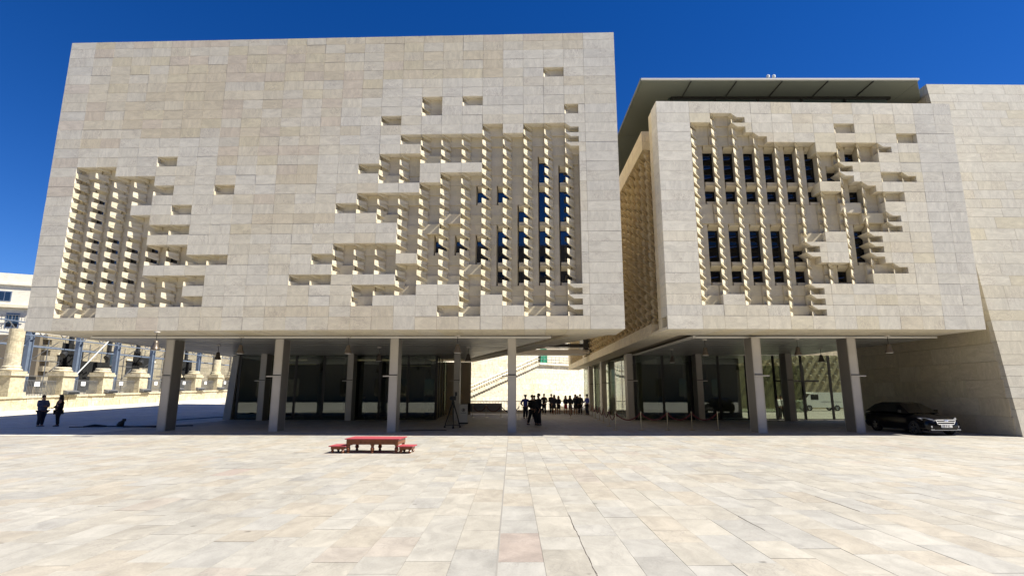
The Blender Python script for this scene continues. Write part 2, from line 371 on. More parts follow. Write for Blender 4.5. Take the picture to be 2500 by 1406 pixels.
class Facade:
    def __init__(s, fr, root, s0, pitch, ncol, k0, top, rec, hcells, wins, shallow, endw, tintf, cut=None, louvre=False):
        """rec: row -> set of recessed columns; hcells: half recesses; wins: (line, r0, r1)"""
        G = .0045; W = fr.W; zt = lambda k: zrow(k, top, k0)
        cut = cut or {}
        winat = {}
        for j, r0, r1 in wins:
            for r in range(r0 - 1, r1 + 1): winat[(r, j)] = 1
        panels = []; fins = []
        thick = .80
        for k in range(k0, 30):
            z1, z0 = zt(k), zt(k + 1)
            th = thick if k < 29 else .14
            # end strips
            te = .98 if k < 29 else .14
            panels.append((0.0, s0, z0, z1, te, None)); panels.append((s0 + pitch * ncol, W, z0, z1, te, None))
            for c in range(ncol):
                a0 = s0 + c * pitch; a1 = a0 + pitch
                kind = 'h' if (k, c) in hcells else 'r' if c in rec.get(k, ()) else 'f'
                if kind == 'f': panels.append((a0, a1, z0, z1, th, None)); continue
                ae = a1
                if kind == 'r' and c in cut and True:
                    ae = a0 + pitch * cut[c]; panels.append((ae, a1, z0, z1, th, None))
                if kind == 'h':
                    hh = z1 - z0
                    poly = [(a0 + .02, z1 - G), (a1 - G, z1 - G), (a1 - G, z0 + G), (a0 + .68 * pitch, z0 + G), (a0 + .68 * pitch, z0 + .6 * hh), (a0 + .3 * pitch, z0 + .6 * hh)]
                    fr.poly(MB(), poly, random.uniform(-.002, .002), .80, tintf(fr, a0, z0)).build("notched_panel", 'facade', root)
                # depth of the back panel
                D = shallow.get((k, c))
                if D is None:
                    near = sum(1 for dk in (-1, 0, 1) for dc in (-1, 0, 1) if (c + dc) in rec.get(k + dk, ()))
                    D = .36 if near < 5 else (.45 if near < 8 else .50) + .04 * ((k * 7 + c * 3) % 3 == 0)
                wl, wr = (k, c) in winat, (k, c + 1) in winat
                b0, b1 = a0 + (.25 if wl else G), ae - (.25 if wr and ae == a1 else G)
                if wl or wr: D = .52
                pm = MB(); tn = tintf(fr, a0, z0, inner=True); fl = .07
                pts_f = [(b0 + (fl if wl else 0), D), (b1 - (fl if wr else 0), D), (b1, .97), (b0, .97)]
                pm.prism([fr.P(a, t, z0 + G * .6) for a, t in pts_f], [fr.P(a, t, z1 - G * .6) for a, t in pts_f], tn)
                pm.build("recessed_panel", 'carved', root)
                dpt = D < .24
                fins.append((a0, z0, z1, wl, not dpt))
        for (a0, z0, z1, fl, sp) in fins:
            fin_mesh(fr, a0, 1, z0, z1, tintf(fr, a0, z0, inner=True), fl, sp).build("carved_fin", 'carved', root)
        # flush panels: the 300 that show largest singly, the rest joined
        def key(p):
            q = Vector(fr.P((p[0] + p[1]) / 2, 0, (p[2] + p[3]) / 2)); d = (q - Vector((0, 0, EYE))).length
            return -(p[1] - p[0]) * (p[3] - p[2]) / d ** 2
        panels.sort(key=key); rest = MB()
        for i, (a0, a1, z0, z1, th, _) in enumerate(panels):
            m = MB() if i < 296 else rest
            fr.slab(m, a0 + (G if a0 > .01 else 0), a1 - (G if a1 < W - .01 else 0), z0 + (G if z0 > 4.83 else 0), z1 - G, random.uniform(-.003, .003), th, tintf(fr, a0, z0), .0016)
            if i < 296: m.build("stone_panel", 'facade', root)
        if rest.v: rest.build("stone_cladding", 'facade', root, kind='stuff')
        # joints read dark because a recessed backing stands behind them
        # windows
        for j, r0, r1 in wins:
            a = s0 + j * pitch; z1, z0 = zt(r0) + .25, zt(r1 + 1) + .215; hw = .265
            f = MB(); q = .028
            for (x0, x1, y0, y1) in ((a - hw, a + hw, z0, z0 + q), (a - hw, a + hw, z1 - q, z1), (a - hw, a - hw + q, z0 + q, z1 - q), (a + hw - q, a + hw, z0 + q, z1 - q)):
                fr.slab(f, x0, x1, y0, y1, .805, .86)
            wo_ = f.build("window", 'dark', root)
            pn = MB(); fr.slab(pn, a - hw + .02, a + hw - .02, z0 + .02, z1 - .02, .828 + random.uniform(-.002, .002), .85, None, .0006); pn.build("pane", 'paneb' if louvre else 'pane', wo_)
            if louvre:
                nl = 3 if r1 > r0 else 1
                for q_ in range(nl):
                    zz = z1 - .32 - q_ * .5
                    if zz < z0 + .1: continue
                    lm = MB(); lm.prism([fr.P(a - .2, .818, zz - .03), fr.P(a + .17, .818, zz + .02), fr.P(a + .17, .818, zz + .035), fr.P(a - .2, .818, zz - .01)], [fr.P(a - .2, .825, zz - .05), fr.P(a + .17, .825, zz + .02), fr.P(a + .17, .825, zz + .055), fr.P(a - .2, .825, zz + .01)])
                    lm.build("louvre", 'louvre', wo_)  # thin slanting blue streak set just ahead of the pane
            def open_(r, c): return c in rec.get(r, ()) or (r, c) in hcells
            def blk(nm, prof, rr):
                x0 = a - (.245 if open_(rr, j - 1) else -.004); x1 = a + (.245 if open_(rr, j) else -.004)
                if x1 - x0 < .05: return
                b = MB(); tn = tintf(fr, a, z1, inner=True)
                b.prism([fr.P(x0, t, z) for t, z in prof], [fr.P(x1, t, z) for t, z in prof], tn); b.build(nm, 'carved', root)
            zl, zu = zt(r0), zt(r0 - 1); zs = zt(r1 + 1)
            blk("lintel", [(.525, zu - .006), (.525, zl + .44), (.804, z1), (.96, z1), (.96, zu - .006)], r0 - 1)
            blk("sill", [(.525, zs + .006), (.525, zs + .13), (.804, z0), (.96, z0), (.96, zs + .006)], r1)

def rows(txt):
    out = {}
    for ln in txt.strip().split(';'):
        k, v = ln.split(':'); st = set()
        for part in v.split():
            if '-' in part: a, b = part.split('-'); st |= set(range(int(a), int(b) + 1))
            else: st.add(int(part))
        out[int(k)] = st
    return out

# ------------------------------------------------------------------ left block
AL, AR = (-23.184, 25.875), (5.195, 25.0)
ABR, ABL = (-3.8, 52.9), (-22.9, 61)
blockA = thing("parliament_building", "huge left limestone block with pixel-like carved hollows, raised on grey columns", "building")
fa = Frame(AL, AR)
recA = rows("""4:23;7:17 19;8:17 24;9:15;10:20 22-23;11:16-23;12:17-23;13:4 15-24;14:0-1 14-16 20-24;15:0-3 15-16 18-24;16:0-4 7 17-24;17:0-3 14-24;18:0-2 5 13-24;
19:0-3 15-24;20:0-5 16-24;21:0-3 16-24;22:0-5 13-24;23:0-7 12-15 17-24;24:0-3 13-24;25:0-6 11-12 16-24;26:0-5 14-16 19-23;27:0-6 14 19 21-23;28:0-1 18-19 22-23""")
hA = {(k, 24) for k in (10, 11, 12, 26, 27, 28)}
winA = [(23, 14, 15), (24, 15, 15), (23, 17, 19), (24, 17, 19), (20, 17, 17), (21, 17, 17), (22, 19, 19), (21, 21, 23), (22, 21, 23), (23, 21, 23), (24, 21, 23),
        (20, 22, 23), (19, 22, 22), (18, 22, 22), (21, 25, 25), (22, 25, 25), (23, 25, 25), (24, 25, 25),
        (1, 17, 19), (1, 21, 23), (2, 21, 23), (3, 22, 23), (4, 22, 23), (5, 23, 23), (1, 25, 25), (2, 25, 25), (3, 25, 25)]
shA = {(20, 17): .28, (19, 18): .28, (24, 19): .28, (19, 15): .3, (15, 15): .3, (13, 17): .3, (24, 13): .3, (27, 14): .24, (28, 0): .26, (28, 1): .26, (28, 22): .26, (28, 23): .26, (28, 18): .26, (28, 19): .26, (13, 4): .25, (18, 5): .25, (16, 7): .25, (4, 23): .25, (7, 19): .25, (8, 24): .25}
def tintA(fr, a, z, inner=False):
    c = (a - 1.32) / 1.02; k = 29 - (z - 5.44) / .507
    edge = a < .5 or a > 26.5
    if inner: return tint({'c': 2.4, 'y': 1.6, 'b': .6}, .04, .93)  # shade of the hollows put into the stone tint, darker and warmer
    if edge: return tint({'w': 4, 'g': 2.5, 'c': .5, 'p': .3 if a < .5 else 0}, .04, .97)
    near = any((int(c) + dc) in recA.get(int(k) + dk, ()) for dc in (-2, -1, 0, 1, 2) for dk in (-1, 0, 1))
    f = mnoise.noise((a * .12, z * .18, 1.3))
    if near: return tint({'w': 4, 'g': 1.2, 'c': 1.4, 'b': .15}, .035)
    top = max(0, min(1, (z - 8) / 8))
    return tint({'w': 1.6 + 1.2 * (1 - top), 'c': 2.2, 'b': .9 + 3.2 * top * (f > -.2), 'p': .3 + 1.2 * top * (f < .05), 'y': 2.0 * top, 'g': .35}, .04, .97)
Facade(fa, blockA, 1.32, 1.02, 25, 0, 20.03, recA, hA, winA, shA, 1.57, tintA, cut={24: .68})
def core(root, pts, z0, z1, mat='body', name='wall'):
    m = MB(); m.prism([(x, y, z0) for x, y in pts], [(x, y, z1) for x, y in pts]); return m.build(name, mat, root)
P = lambda fr, a, t: fr.P(a, t, 0)[:2]
M['flank'] = plain("flank_limestone", (.62, .53, .38), .85, var=.08, vscale=.7)
core(blockA, [P(fa, .02, .985), P(fa, fa.W - .02, .985), ABR, ABL], 4.96, 19.9, 'flank')
def soffit(fr, root, s_list, depth, tf):
    for a0, a1 in zip(s_list[:-1], s_list[1:]):
        m = MB(); e = .006
        fr.slab(m, a0 + e, a1 - e, 4.82, 4.95, .143, depth, tf(fr, a0, 5))
        m.build("soffit_panel", 'facade', root)
def csoff(fr, a, z, inner=False): return tint({'c': 3, 'w': 1.2, 'y': .8}, .03, 1.1)
soffit(fa, blockA, [0.0] + [1.32 + 1.02 * k for k in range(0, 26)] + [fa.W], 2.75, csoff)
# stone soffit down the two flanks
def flank(root, p, q, inn, width, n, z=4.82):
    p, q = Vector((*p, 0)), Vector((*q, 0)); d = (q - p) / n
    for i in range(n):
        a, b = p + d * (i + .004), p + d * (i + .996); iv = Vector((*inn, 0)) * width
        m = MB(); m.prism([(a.x, a.y, z), (b.x, b.y, z), (b.x + iv.x, b.y + iv.y, z), (a.x + iv.x, a.y + iv.y, z)], [(a.x, a.y, z + .13), (b.x, b.y, z + .13), (b.x + iv.x, b.y + iv.y, z + .13), (a.x + iv.x, a.y + iv.y, z + .13)], csoff(None, 0, 0))
        m.build("soffit_panel", 'facade', root)
flank(blockA, P(fa, fa.W - .45, 2.76), ABR, (-1, 0), 1.6, 14)
flank(blockA, P(fa, .05, 2.76), ABL, (1, 0), 1.0, 14)
# ceiling panels of grey metal, a step lower than the stone
def ceiling(root, xl, xr, y0, y1, z=4.69, step=1.35, seams=5):
    y = y0; i = 0
    m = MB(); m.box(xl(y0) + .02, xr(y0) - .02, y0 - .05, y0 + .02, z - .015, z + .085); m.build("ceiling_edge_trim", 'trim', root)
    while y < y1:
        yn = min(y + step, y1); a, b = xl((y + yn) / 2), xr((y + yn) / 2)
        n = max(1, int((b - a) / 5.2))
        for k in range(n):
            def cx(f, yy): return xl(yy) + (xr(yy) - xl(yy)) * f
            ya_, yb_ = y + .025, yn - .012; f0, f1 = k / n, (k + 1) / n; zz = z + random.uniform(0, .002)
            q = [(cx(f0, ya_) + .012, ya_), (cx(f1, ya_) - .012, ya_), (cx(f1, yb_) - .012, yb_), (cx(f0, yb_) + .012, yb_)]
            m = MB(); m.prism([(x, yy, zz) for x, yy in q], [(x, yy, z + .11) for x, yy in q]); m.build("ceiling_panel", 'ceil', root)
        m = MB(); m.box(xl(yn), xr(yn) - .03, yn - .008, yn + .018, z - .006, z + .02); m.build("ceiling_strip", 'trim', root)
        y = yn; i += 1
slopeR = (ABR[0] - AR[0]) / (ABR[1] - AR[1])
ceiling(blockA, lambda y: -21.6, lambda y: AR[0] + slopeR * (y - AR[1]) - 2.2, 28.0, 46)
# column builder
def column(root, x, y, w_=.4, d_=.95, z1=4.70, arm=-1):
    m = MB(); m.box(x - w_ / 2, x + w_ / 2, y, y + d_, 0, z1)
    for sx in (-1, 1): m.box(x + sx * w_ / 2 - .012, x + sx * w_ / 2 + .012, y - .02, y + .0, 0, z1 - .01)
    m.box(x - w_ / 2 + .03, x + w_ / 2 - .03, y - .006, y + .1, .02, z1 - .02)
    c = m.build("column", 'metal', root)
    for sx in (-1, 1):
        q = MB(); xx = x + sx * (w_ / 2 + .004); q.box(min(xx, xx - sx * .003), max(xx, xx - sx * .003), y + .07, y + d_ - .05, .01, z1 - .012); q.build("side_plate", 'colside', c)  # thin darker plate laid over each column side
    b = MB(); b.box(x - w_ / 2 - (.32 if arm < 0 else .02), x + w_ / 2 + (.32 if arm > 0 else .02), y - .07, y - .021, 2.74, 2.80); b.build("band", 'metal', c)
    b = MB(); b.box(x - w_ / 2 - .006, x + w_ / 2 + .006, y - .045, y - .021, 2.81, 2.85); b.build("joint", 'dark', c)
for x, y in ((-18.1, 29.0), (-12.15, 28.6), (-6.05, 28.2), (0.0, 28.0)): column(blockA, x, y)
for x, y in ((-17.9, 39.7), (-11.6, 39.6), (-3.95, 39.6)): column(blockA, x, y)

# glazed lobby under the left block
def glazing(root, p, q, n, z0=.05, z1=4.66, mull=.05, inner=True):
    p, q = Vector((*p, 0)), Vector((*q, 0)); d = (q - p) / n; u = d.normalized(); nn = Vector((-u.y, u.x, 0))
    for i in range(n):
        a, b = p + d * i + u * .03, p + d * (i + 1) - u * .03
        j = nn * random.uniform(-.006, .006); j2 = nn * random.uniform(-.006, .006)
        m = MB(); a2, b2 = a + j, b + j2
        m.prism([(a2.x, a2.y, z0), (b2.x, b2.y, z0), (b2.x, b2.y, z1), (a2.x, a2.y, z1)], [(a2.x + nn.x * .02, a2.y + nn.y * .02, z0), (b2.x + nn.x * .02, b2.y + nn.y * .02, z0), (b2.x + nn.x * .02, b2.y + nn.y * .02, z1), (a2.x + nn.x * .02, a2.y + nn.y * .02, z1)])
        m.build("glass_pane", 'glass', root)
    for i in range(n + 1):
        a = p + d * i; m = MB(); m.bar((a.x, a.y, 0), (a.x, a.y, z1), (mull / 2, .09), up=(u.x, u.y, 0)); m.build("mullion", 'dark', root)
    m = MB(); m.bar((p.x, p.y, .03), (q.x, q.y, .03), (.05, .03)); m.build("bottom_rail", 'dark', root)
glazing(blockA, (-20.2, 41.0), (-5.6, 41.0), 7)
glazing(blockA, (-5.6, 41.0), (-5.9, 50.0), 4)
def lobby(root, x0, x1, y0, y1, z1=4.66):
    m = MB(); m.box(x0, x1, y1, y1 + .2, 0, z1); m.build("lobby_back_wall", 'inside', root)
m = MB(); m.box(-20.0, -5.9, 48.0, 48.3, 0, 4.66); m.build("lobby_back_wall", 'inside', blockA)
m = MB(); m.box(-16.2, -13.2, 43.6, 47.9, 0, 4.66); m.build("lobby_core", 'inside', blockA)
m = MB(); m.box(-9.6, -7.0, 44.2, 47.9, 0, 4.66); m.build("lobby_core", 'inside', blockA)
m = MB(); m.prism([(-21.1, 40.9, 0), (-20.55, 40.9, 0), (-20.3, 40.9, 4.66), (-20.75, 40.9, 4.66)], [(-21.1, 52, 0), (-20.55, 52, 0), (-20.3, 52, 4.66), (-20.75, 52, 4.66)]); m.build("end_wall", 'kerb', blockA)
m = MB(); m.box(-5.95, -3.75, 50.2, 50.8, 0, 4.66); m.build("end_wall", 'body', blockA)
m = MB(); m.box(-9, -6.2, 41.9, 42.1, 3.9, 3.98); m.build("ceiling_strip_light", 'striplight', blockA)
m = MB(); m.box(-17.3, -15.2, 42.6, 42.8, 4.05, 4.12); m.build("ceiling_strip_light", 'striplight', blockA)

# ------------------------------------------------------------------ right block
BL, BR = (7.175, 25.0), (21.985, 25.25)
BBL, BBR = (7.4, 72.0), (22.6, 72.0)
blockB = thing("parliament_building", "smaller right limestone block with carved hollows, grey overhanging roof canopy and dark windows", "building")
fb = Frame(BL, BR)
recB = rows("""9:1;10:0-1 7;11:0-2 10;12:0-5 7-8;13:0-8;14:0-6;15:0-6 9;16:0-5 7;17:0-9;18:0-8;19:0-8;20:0-8;21:0-5 7;22:0-4 7;23:0-4 7;24:0-8;25:0-7;26:0-4;27:0 2-4;28:4""")
hB = {(9, 2), (10, 2), (11, 3), (12, 9), (14, 7), (15, 7), (15, 10), (16, 8), (19, 9), (20, 9), (21, 8), (22, 5), (22, 8), (23, 5), (23, 8), (24, 9), (26, 5), (27, 5), (28, 5)}
winB = [(j, 13, 15) for j in range(1, 7)] + [(j, 17, 17) for j in range(1, 7)] + [(7, 15, 15), (8, 13, 13), (8, 17, 17)] + [(j, 21, 23) for j in (1, 2, 3, 4, 8)] + [(5, 23, 23)] + [(j, 25, 25) for j in (1, 2, 3, 4, 5, 7)]
shB = {(21, 5): .28, (25, 7): .26, (19, 8): .22, (20, 8): .22, (28, 4): .25, (17, 8): .2, (18, 7): .22, (13, 8): .25, (11, 10): .25, (10, 7): .25, (15, 9): .25}
def tintB(fr, a, z, inner=False):
    if inner: return tint({'c': 2.2, 'y': 1.8, 'b': .9}, .04, .92)  # hollows tinted darker and warmer, their shade painted into the stone
    if a < .5: return tint({'w': 4, 'g': 2.5, 'c': .5}, .04)
    if a > 12.5: return tint({'g': 4, 'w': 2}, .03, .94)
    return tint({'w': 3, 'c': 2.4, 'y': .8, 'b': .5, 'g': .5}, .04)
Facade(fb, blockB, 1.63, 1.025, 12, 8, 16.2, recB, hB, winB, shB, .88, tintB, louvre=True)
# long flank facing the gap: dense carved fins in the shade
fs = Frame(BBL, BL)                       # runs from the back corner to the front corner, outward normal to -x
core(blockB, [P(fb, 1.0, .985), P(fb, fb.W - .02, .985), BBR, (BBL[0] + .8, 72)], 4.96, 16.1)
WS = fs.W; ps = 1.3; n_s = 33
m = MB(); fs.slab(m, 0, WS - .9, 4.95, 16.15, .56, .99); m.build("flank_back_wall", 'flank', blockB)
def tintS(): return tint({'c': 2, 'b': 1.5, 'y': 2.5}, .05, 1.08)
smallp = []
for k in range(8, 30):
    z1, z0 = zrow(k, 16.2, 8), zrow(k + 1)
    th = .55
    smallp.append((WS - 1.62, WS - .985, z0, z1, th)); smallp.append((0, 2.2, z0, z1, th)); smallp.append((14.9, 16.2, z0, z1, th))
    if k < 10 or k > 28:
        for i in range(int((WS - 1.62 - 2.2) / 2.6)):
            a = 2.2 + i * 2.6
            smallp.append((a, min(a + 2.6, WS - 1.62), z0, z1, th))
restp = MB()
for i, (a0, a1, z0, z1, th) in enumerate(smallp):
    near = a1 > WS - 24
    m = MB() if near else restp
    fs.slab(m, a0 + .006, a1 - .006, z0 + .006, z1 - .006, 0, th, tintS(), .0015)
    if near: m.build("flank_panel", 'facade', blockB)
restp.build("flank_cladding", 'facade', blockB, kind='stuff')
restf = MB(); nf = 0
for i in range(n_s):
    a = WS - 1.63 - i * ps - .02
    if a < 3.6: break
    if 14.4 < a < 16.5: continue
    for k in range(10, 29):
        z1, z0 = zrow(k), zrow(k + 1)
        fm = fin_mesh(fs, a, -1.4, z0, z1, tintS(), False, False)
        # widen: a shelf from the fin back to the wall
        if nf < 292: fm.build("flank_fin", 'carved', blockB); nf += 1
        else: restf.add(fm.v, fm.f, tintS())
restf.build("flank_fins", 'carved', blockB, kind='stuff')
soffit(fb, blockB, [0.0] + [1.63 + 1.025 * k for k in range(0, 13)] + [fb.W], 2.75, csoff)
flank(blockB, (BL[0] + .03, 27.76), (BBL[0], 71.8), (1, 0), 1.3, 22)
ceiling(blockB, lambda y: 9.4, lambda y: 21.8, 28.0, 66, step=1.35)
m = MB(); m.box(9.25, 9.38, 27.9, 66, 4.68, 4.80); m.build("ceiling_edge_trim", 'trim', blockB)
for x, y in ((12.3, 27.6), (17.3, 27.9)): column(blockB, x, y, arm=1)
for x, y in ((8.45, 39.6), (13.5, 39.8), (19.6, 39.0), (8.3, 50.0), (8.3, 58.0)): column(blockB, x, y, arm=1)
glazing(blockB, (9.1, 41.0), (25.6, 41.0), 8)
glazing(blockB, (8.75, 41.2), (8.6, 66.0), 9)
m = MB(); m.box(11.6, 13.6, 44.0, 60.0, 0, 4.66); m.build("lobby_core", 'inside', blockB)
m = MB(); m.box(15.6, 18.3, 44.5, 58.0, 0, 4.66); m.build("lobby_core", 'inside', blockB)
glazing(blockB, (18.3, 57.0), (30.0, 57.0), 5)
# entrance doors
dr = MB()
for x in (19.35, 20.4, 21.45):
    dr.box(x - .035, x + .035, 40.8, 40.9, 0, 2.75)
dr.box(19.35, 22.6, 40.8, 40.9, 2.72, 2.84)
dr.build("door_frame", 'dark', blockB)
# roof terrace: glass band, posts, canopy
for i in range(5):
    x0 = 8.75 + i * 2.37
    m = MB(); m.box(x0 + .03, x0 + 2.34, 27.5, 27.53, 16.05, 17.78); m.build("terrace_glass", 'bandglass', blockB)
    m = MB(); m.box(x0 - .05, x0 + .03, 27.4, 27.5, 16.05, 17.82); m.build("terrace_post", 'dark', blockB)
m = MB(); m.box(8.7, 20.7, 27.38, 27.56, 17.7, 17.82); m.build("terrace_beam", 'dark', blockB)
m = MB(); m.prism([(8.6, 27.5, 16.1), (8.7, 27.5, 16.1), (8.7, 27.5, 17.8), (8.6, 27.5, 17.8)], [(8.6, 68, 16.1), (8.7, 68, 16.1), (8.7, 68, 17.8), (8.6, 68, 17.8)]); m.build("terrace_side_glass", 'bandglass', blockB)
can = MB(); can.box(6.85, 21.1, 26.0, 70, 17.90, 18.06); canopy = can.build("roof_canopy", 'canopy', blockB)
xs_ = [6.75, 9.3, 11.67, 14.04, 16.41, 18.78, 21.15]
for i in range(len(xs_) - 1):
    y = 25.9
    for j, yn in enumerate((32.0, 37.0, 43, 50, 60, 70)):
        m = MB(); m.box(xs_[i] + .012, xs_[i + 1] - .012, y + .012, yn - .012, 17.83 + random.uniform(0, .004), 17.895); m.build("canopy_panel", 'canopy', canopy)
        y = yn
    if i:
        m = MB(); m.box(xs_[i] - .018, xs_[i] + .018, 25.85, 27.4, 17.78, 17.828); m.build("canopy_rib", 'dark', canopy)
m = MB(); m.prism([(21.17, 26.0, 17.84), (22.62, 27.75, 17.84), (22.55, 60, 17.84), (21.17, 60, 17.84)], [(21.17, 26.0, 18.05), (22.62, 27.75, 18.05), (22.55, 60, 18.05), (21.17, 60, 18.05)]); m.build("canopy_panel", 'canopy', canopy)
m = MB(); m.box(6.72, 21.15, 25.82, 25.895, 17.88, 17.97); m.build("canopy_edge", 'trim', canopy)
m = MB(); m.box(6.68, 6.745, 25.9, 70, 17.84, 18.0); m.build("canopy_edge", 'canopy', canopy)
rl = thing("roof_light", "small twin-headed light fixed on the front edge of the grey canopy", "light")
m = MB(); m.box(13.35, 13.95, 26.1, 26.3, 18.06, 18.12); m.build("bracket", 'rail', rl)
for x in (13.5, 13.8):
    m = MB(); m.lathe((x, 26.2, 18.12), [(.05, 0), (.05, .08), (.09, .1), (.09, .22), (.05, .26)], 8); m.build("lamp_head", 'white', rl)

# ------------------------------------------------------------------ right-hand battered wall
LEAN = .108
wallT = thing("battered_wall", "tall pale limestone wall leaning back at the right edge behind the black car", "wall")
ft = Frame((22.9, 25.3), (46.0, 25.6), LEAN)
tw = MB()
def tt_(): return tint({'w': 3, 'c': 2.2, 'g': 2.0, 'y': .5}, .035, .76)
z = 0.0
pan = []
while z < 18.4:
    hh = random.choice((.5, .5, .62)) if z > .1 else 1.2
    z1 = min(z + hh, 18.54); a = -.011 * z
    while a < 5.2:
        ln = random.uniform(.9, 2.2); pan.append((a, min(a + ln, 5.4), z, z1)); a += ln
    z = z1
for a0, a1, z0, z1 in pan:
    m = MB(); ft.slab(m, a0 + (.005 if a0 > .1 else 0), a1 - .005, z0 + .005, z1 - .005, 0, .3, tt_(), .0014); m.build("stone_panel", 'facade', wallT)
m = MB(); m.prism([ft.P(.02, .28, 0), ft.P(23, .28, 0), ft.P(23, .28, 18.5), ft.P(-.18, .28, 18.5)], [(22.92, 37.6, 0), (46, 37.6, 0), (46, 37.6, 18.5), (22.74, 37.6, 18.5)], ); m.build("wall_core", 'body', wallT)
m = MB(); ft.slab(m, 5.41, 23, 0, 18.5, .0, .27); m.build("plain_face", 'body', wallT)
z = 0.0
while z < 18.4:
    z1 = min(z + .85, 18.5); y = 0
    while y < 12.2:
        ln = random.uniform(1.2, 2.4); y1 = min(y + ln, 12.2)
        xa = 22.9 - .011 * z; ya = 25.6 + LEAN * z
        if ya + y1 > 37.6: y1 = 37.6 - ya
        if y1 > y + .1:
            m = MB(); b = .28
            m.box(xa - .05, xa + .05, ya + y + .006, ya + y1 - .006, z + .006, z1 - .006, tint({'c': 2, 'b': 2, 'y': 2}, .05, .78)); m.build("side_panel", 'facade', wallT)  # same stone as the front, its shade put into a darker, tanner tint
        y += ln
    z = z1

# ------------------------------------------------------------------ foot bridge across the gap
br = thing("footbridge", "grey metal footbridge linking the two limestone blocks high across the gap", "bridge")
m = MB(); m.box(-2.2, 7.35, 52.0, 54.4, 5.55, 5.95); m.build("deck", 'metal', br)
m = MB(); m.box(-2.2, 7.3, 51.9, 51.98, 6.0, 6.12); m.build("edge_beam", 'trim', br)
m = MB(); m.box(-2.2, 7.3, 51.93, 51.99, 6.15, 6.5); m.build("side_panel", 'dark', br)
m = MB(); m.box(6.75, 7.2, 51.8, 54.5, 5.96, 7.6); m.build("portal", 'dark', br)

# ------------------------------------------------------------------ bastion wall with stair beyond the gap
bw = thing("bastion_wall", "bright sunlit limestone bastion wall at the far end of the gap", "wall")
fw = Frame((-20, 62), (18, 100))
z = -7.0
while z < 17.9:
    z1 = z + .85; a = 0
    while a < fw.W - .1:
        ln = random.uniform(1.4, 2.6); a1 = min(a + ln, fw.W)
        m = MB(); fw.slab(m, a + .006, a1 - .006, z + .006, z1 - .006, random.uniform(-.012, .012), .4, tint({'w': 3, 'c': 2.4, 'y': .8}, .03, 1.0), .004)
        if 14 < a < 46 and -1.5 < z < 13: m.build("stone_block", 'old', bw)
        else:
            if 'bwr' not in globals(): bwr = MB()
            bwr.add(m.v, m.f, m.t[0])
        a = a1
    z = z1
bwr.build("stone_courses", 'old', bw, kind='stuff')
m = MB(); fw.slab(m, 0, fw.W, -7, 17.9, .38, 2); m.build("wall_core", 'body', bw)
def onw(u, v, t=0.0):
    a, b = ray(u, v); q = fw.L + fw.n * t
    Y = (q.x * fw.d.y - q.y * fw.d.x) / (a * fw.d.y - fw.d.x); p = Vector((a * Y, Y, 0)) - fw.L
    return p.dot(fw.d), EYE + b * Y
st = thing("wall_staircase", "stone stair with thin railing climbing the sunlit bastion wall", "staircase")
(a0, z0), (a1, z1) = onw(1118, 972), onw(1312, 885)
nst = 34
for i in range(nst):
    f0 = i / nst; a = a0 + (a1 - a0) * f0; zz = z0 + (z1 - z0) * (i + 1) / nst; da = (a1 - a0) / nst
    m = MB(); fw.slab(m, a, a + da - .004, zz - .5, zz, -.32, -.013, tint({'w': 2, 'c': 2}, .03)); m.build("step", 'old', st)
ls, lz = onw(1312, 887)
m = MB(); fw.slab(m, a1 + .01, a1 + 9, z1 - .3, z1, -.4, -.013, PAL['w'] + (.3,)); m.build("landing", 'old', st)
def rail_line(m, aa, za, ab, zb, t=-.3, n=14, h=1.0):
    for q in (h, h * .55): m.bar(fw.P(aa, t, za + q), fw.P(ab, t, zb + q), .03, n=5)
    for i in range(n + 1):
        f = i / n; m.bar(fw.P(aa + (ab - aa) * f, t, za + (zb - za) * f), fw.P(aa + (ab - aa) * f, t, za + (zb - za) * f + h), .022, n=4)
m = MB(); rail_line(m, a0, z0, a1, z1, n=18); m.build("railing", 'rail', st)
m = MB(); rail_line(m, a1, z1, a1 + 8.9, z1, n=9); m.build("railing", 'rail', st)
tarp = MB()
ta, tz = a1 + .35, z1
prev = []
for i in range(9):
    for j in range(5):
        x = ta + i * .2 + .05 * math.sin(i * 2 + j); prev.append(fw.P(x, -.3 - .1 * math.sin(i * 1.7 + j * .8), tz + .02 + j * .55))
tarp.add(prev, [[i * 5 + j, i * 5 + j + 1, (i + 1) * 5 + j + 1, (i + 1) * 5 + j] for i in range(8) for j in range(4)])
tag(tarp.build("tarpaulin", 'green', None, True), "green tarpaulin hanging at the top landing of the wall stair", "tarpaulin")
# plaza-end railing
pr = thing("plaza_railing", "low metal railing closing the far end of the gap behind the people", "railing")
m = MB()
for i in range(64):
    x = -11 + i * .285; m.bar((x, 54.0, .22), (x, 54.0, 1.1), .011, n=4)
m.build("bars", 'rail', pr, kind='stuff')
m = MB(); m.bar((-11.1, 54, 1.12), (7.25, 54, 1.12), .035, n=6); m.build("top_rail", 'dark', pr)
m = MB(); m.box(-11.1, 7.25, 53.85, 54.25, 0, .3); m.build("kerb", 'metal', pr)
m = MB(); m.box(-4.6, -.9, 50.2, 50.5, .25, 1.0); tag(m.build("grey_screen", 'rail'), "grey metal screen panel standing behind the left rope barrier", "screen")
# opposite side of the square, seen mirrored in the windows
op = thing("opposite_building", "long shaded stone building across the square, facing the carved blocks", "building")
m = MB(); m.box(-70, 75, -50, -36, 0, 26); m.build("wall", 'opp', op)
for i in range(24):
    for zf in (1.2, 8, 15, 20.5):
        m = MB(); m.box(-66 + i * 6, -64 + i * 6, -36.02, -35.9, zf, zf + 3.6); m.build("window", 'pane', op)

